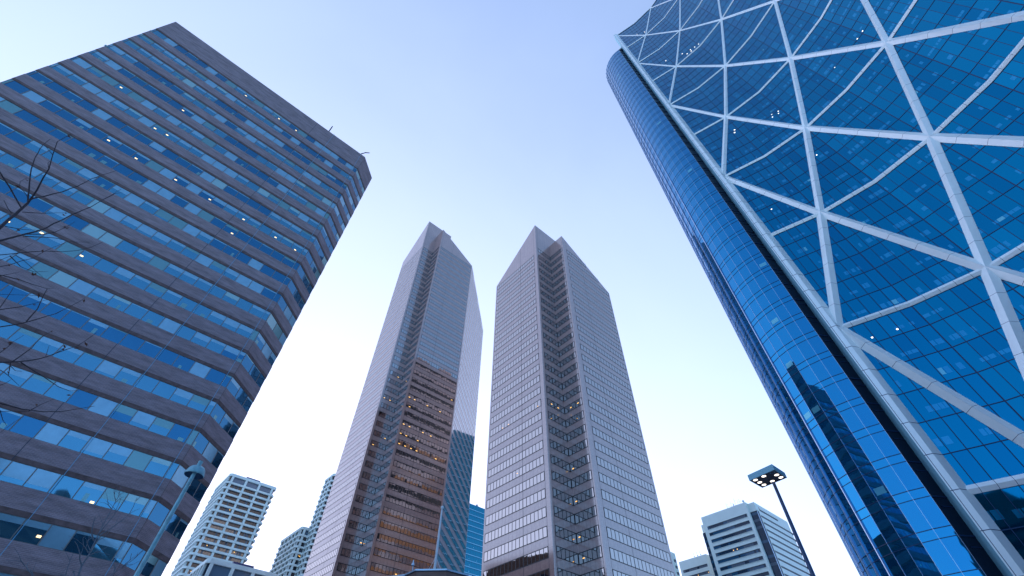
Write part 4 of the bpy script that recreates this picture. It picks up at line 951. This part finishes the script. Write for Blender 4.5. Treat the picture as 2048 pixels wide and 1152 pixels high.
    for i, (px, r0, r1, d0, d1, join, nl) in enumerate(L):
        n = len(px); pts = [sight(x, y, D + d0 + (d1 - d0) * q / (n - 1)) for q, (x, y) in enumerate(px)]
        rr0 = r0
        if join:
            dx = pts[1] - pts[0]; mid = pts[0] - dx.normalized() * .9 + Vector((0, 0, -.25)); zt = max(1.8, min(mid.z - .7, 3.7)); tr = Vector((base.x + .03, base.y + .03, zt)); pts = [tr, tr.lerp(mid, .6) + Vector((0, 0, .1)), mid] + pts; rr0 = r0 * 1.7
        m = MB(); out = limb(m, pts, rr0 * .95, r1 * .95, M['bark'], 6); m.build('branch', t)
        leaves(lm, out[len(out) // 3:], nl, .035)
    o = lm.build('dead_leaf', t); o['kind'] = 'stuff'
big_tree()
def young_tree():
    X = lambda L: [(40 + x / 6, 960 + y / 6) for x, y in L]
    D = 19.0; b0 = sight(*X([(650, 1290)])[0], D); base = Vector((b0.x, b0.y, 0))
    t = thing('young_bare_tree', 'slender pale bare sapling rising from the bottom edge left of the blue lamp post', 'tree', base)
    fork = Vector((base.x, base.y, 4.6)); m = MB(); m.tube([base, base + Vector((.03, 0, 2)), fork], [.10, .08, .06], M['bark2'], 10); m.build('trunk', t)
    L = [([(700, 1150), (740, 1030), (820, 910), (900, 740), (960, 610), (1030, 480), (1090, 370), (1150, 250), (1200, 170), (1265, 140)], .042, .006, 0, .5, 1),
         ([(1150, 250), (1130, 180), (1125, 120)], .012, .005, .4, .4, 0), ([(1180, 205), (1195, 130)], .01, .005, .4, .5, 0), ([(1100, 350), (1060, 300), (1050, 245)], .012, .005, .4, .2, 0), ([(1130, 290), (1190, 230), (1240, 200)], .012, .005, .4, .7, 0),
         ([(930, 660), (1040, 530), (1130, 420), (1175, 310), (1215, 210)], .018, .005, .2, 0, 0), ([(960, 660), (1080, 590), (1200, 500), (1310, 410), (1370, 370), (1435, 345)], .018, .005, .2, .6, 0), ([(1310, 410), (1360, 320), (1410, 200)], .012, .005, .4, .4, 0),
         ([(885, 730), (860, 640), (870, 560), (905, 440)], .02, .007, .1, -.2, 0), ([(740, 1030), (715, 940), (720, 880), (690, 790), (660, 740)], .02, .006, 0, -.3, 0), ([(820, 870), (760, 780), (755, 700), (790, 670)], .016, .005, .1, .1, 0), ([(840, 840), (800, 740), (850, 700), (880, 690)], .014, .005, .1, .3, 0),
         ([(900, 740), (1010, 690), (1085, 600)], .013, .005, .2, .2, 0), ([(820, 905), (900, 870), (980, 845), (1050, 800)], .014, .004, .1, .4, 0),
         ([(1080, 1150), (1180, 1080), (1280, 1010), (1350, 960), (1440, 870), (1500, 820)], .03, .006, .4, .8, 1), ([(1130, 1100), (1140, 1060), (1125, 1000), (1160, 930)], .02, .008, .4, .3, 0), ([(1170, 1140), (1300, 1040), (1420, 980), (1500, 960)], .016, .004, .5, .9, 1), ([(1230, 1040), (1320, 960), (1340, 880)], .014, .004, .5, .3, 0), ([(1350, 960), (1400, 920), (1410, 870)], .01, .004, .6, .6, 0), ([(1250, 1030), (1350, 1010)], .01, .004, .5, .6, 0),
         ([(545, 1150), (570, 1060), (600, 970), (640, 880)], .022, .006, -.2, -.4, 1), ([(480, 1140), (560, 1130)], .01, .006, -.2, -.2, 0), ([(640, 1090), (655, 1150)], .01, .014, 0, 0, 0), ([(150, 1150), (100, 1080), (75, 1040), (100, 990)], .026, .008, -.5, -.3, 1), ([(150, 1150), (145, 1110), (125, 1075)], .024, .008, -.5, -.5, 0), ([(60, 1030), (20, 980), (0, 960)], .012, .005, -.5, -.6, 0)]
    for px, r0, r1, d0, d1, join in L:
        px = X(px); n = len(px); pts = [sight(x, y, D + d0 + (d1 - d0) * q / (n - 1)) for q, (x, y) in enumerate(px)]
        if join: pts = [fork + Vector((0, 0, -.3)), fork.lerp(pts[0], .5) + Vector((0, 0, .05))] + pts
        m = MB(); out = limb(m, pts, r0, r1, M['bark2'], 6); m.build('branch', t)
        # fine side twigs
        tw = MB()
        for _ in range(max(2, len(out) // 5)):
            i = rt.randrange(len(out) // 3, len(out) - 1); d = (out[i + 1] - out[i]).normalized(); s = d.cross(Vector((rt.uniform(-1, 1), rt.uniform(-1, 1), rt.uniform(-1, 1)))).normalized()
            e = out[i] + (d * rt.uniform(.4, 1) + s * rt.uniform(.3, .8)).normalized() * rt.uniform(.15, .5); limb(tw, [out[i], out[i].lerp(e, .5) + Vector((0, 0, .02)), e], .006, .003, M['bark2'], 4)
        tw.build('twig', t)
young_tree()
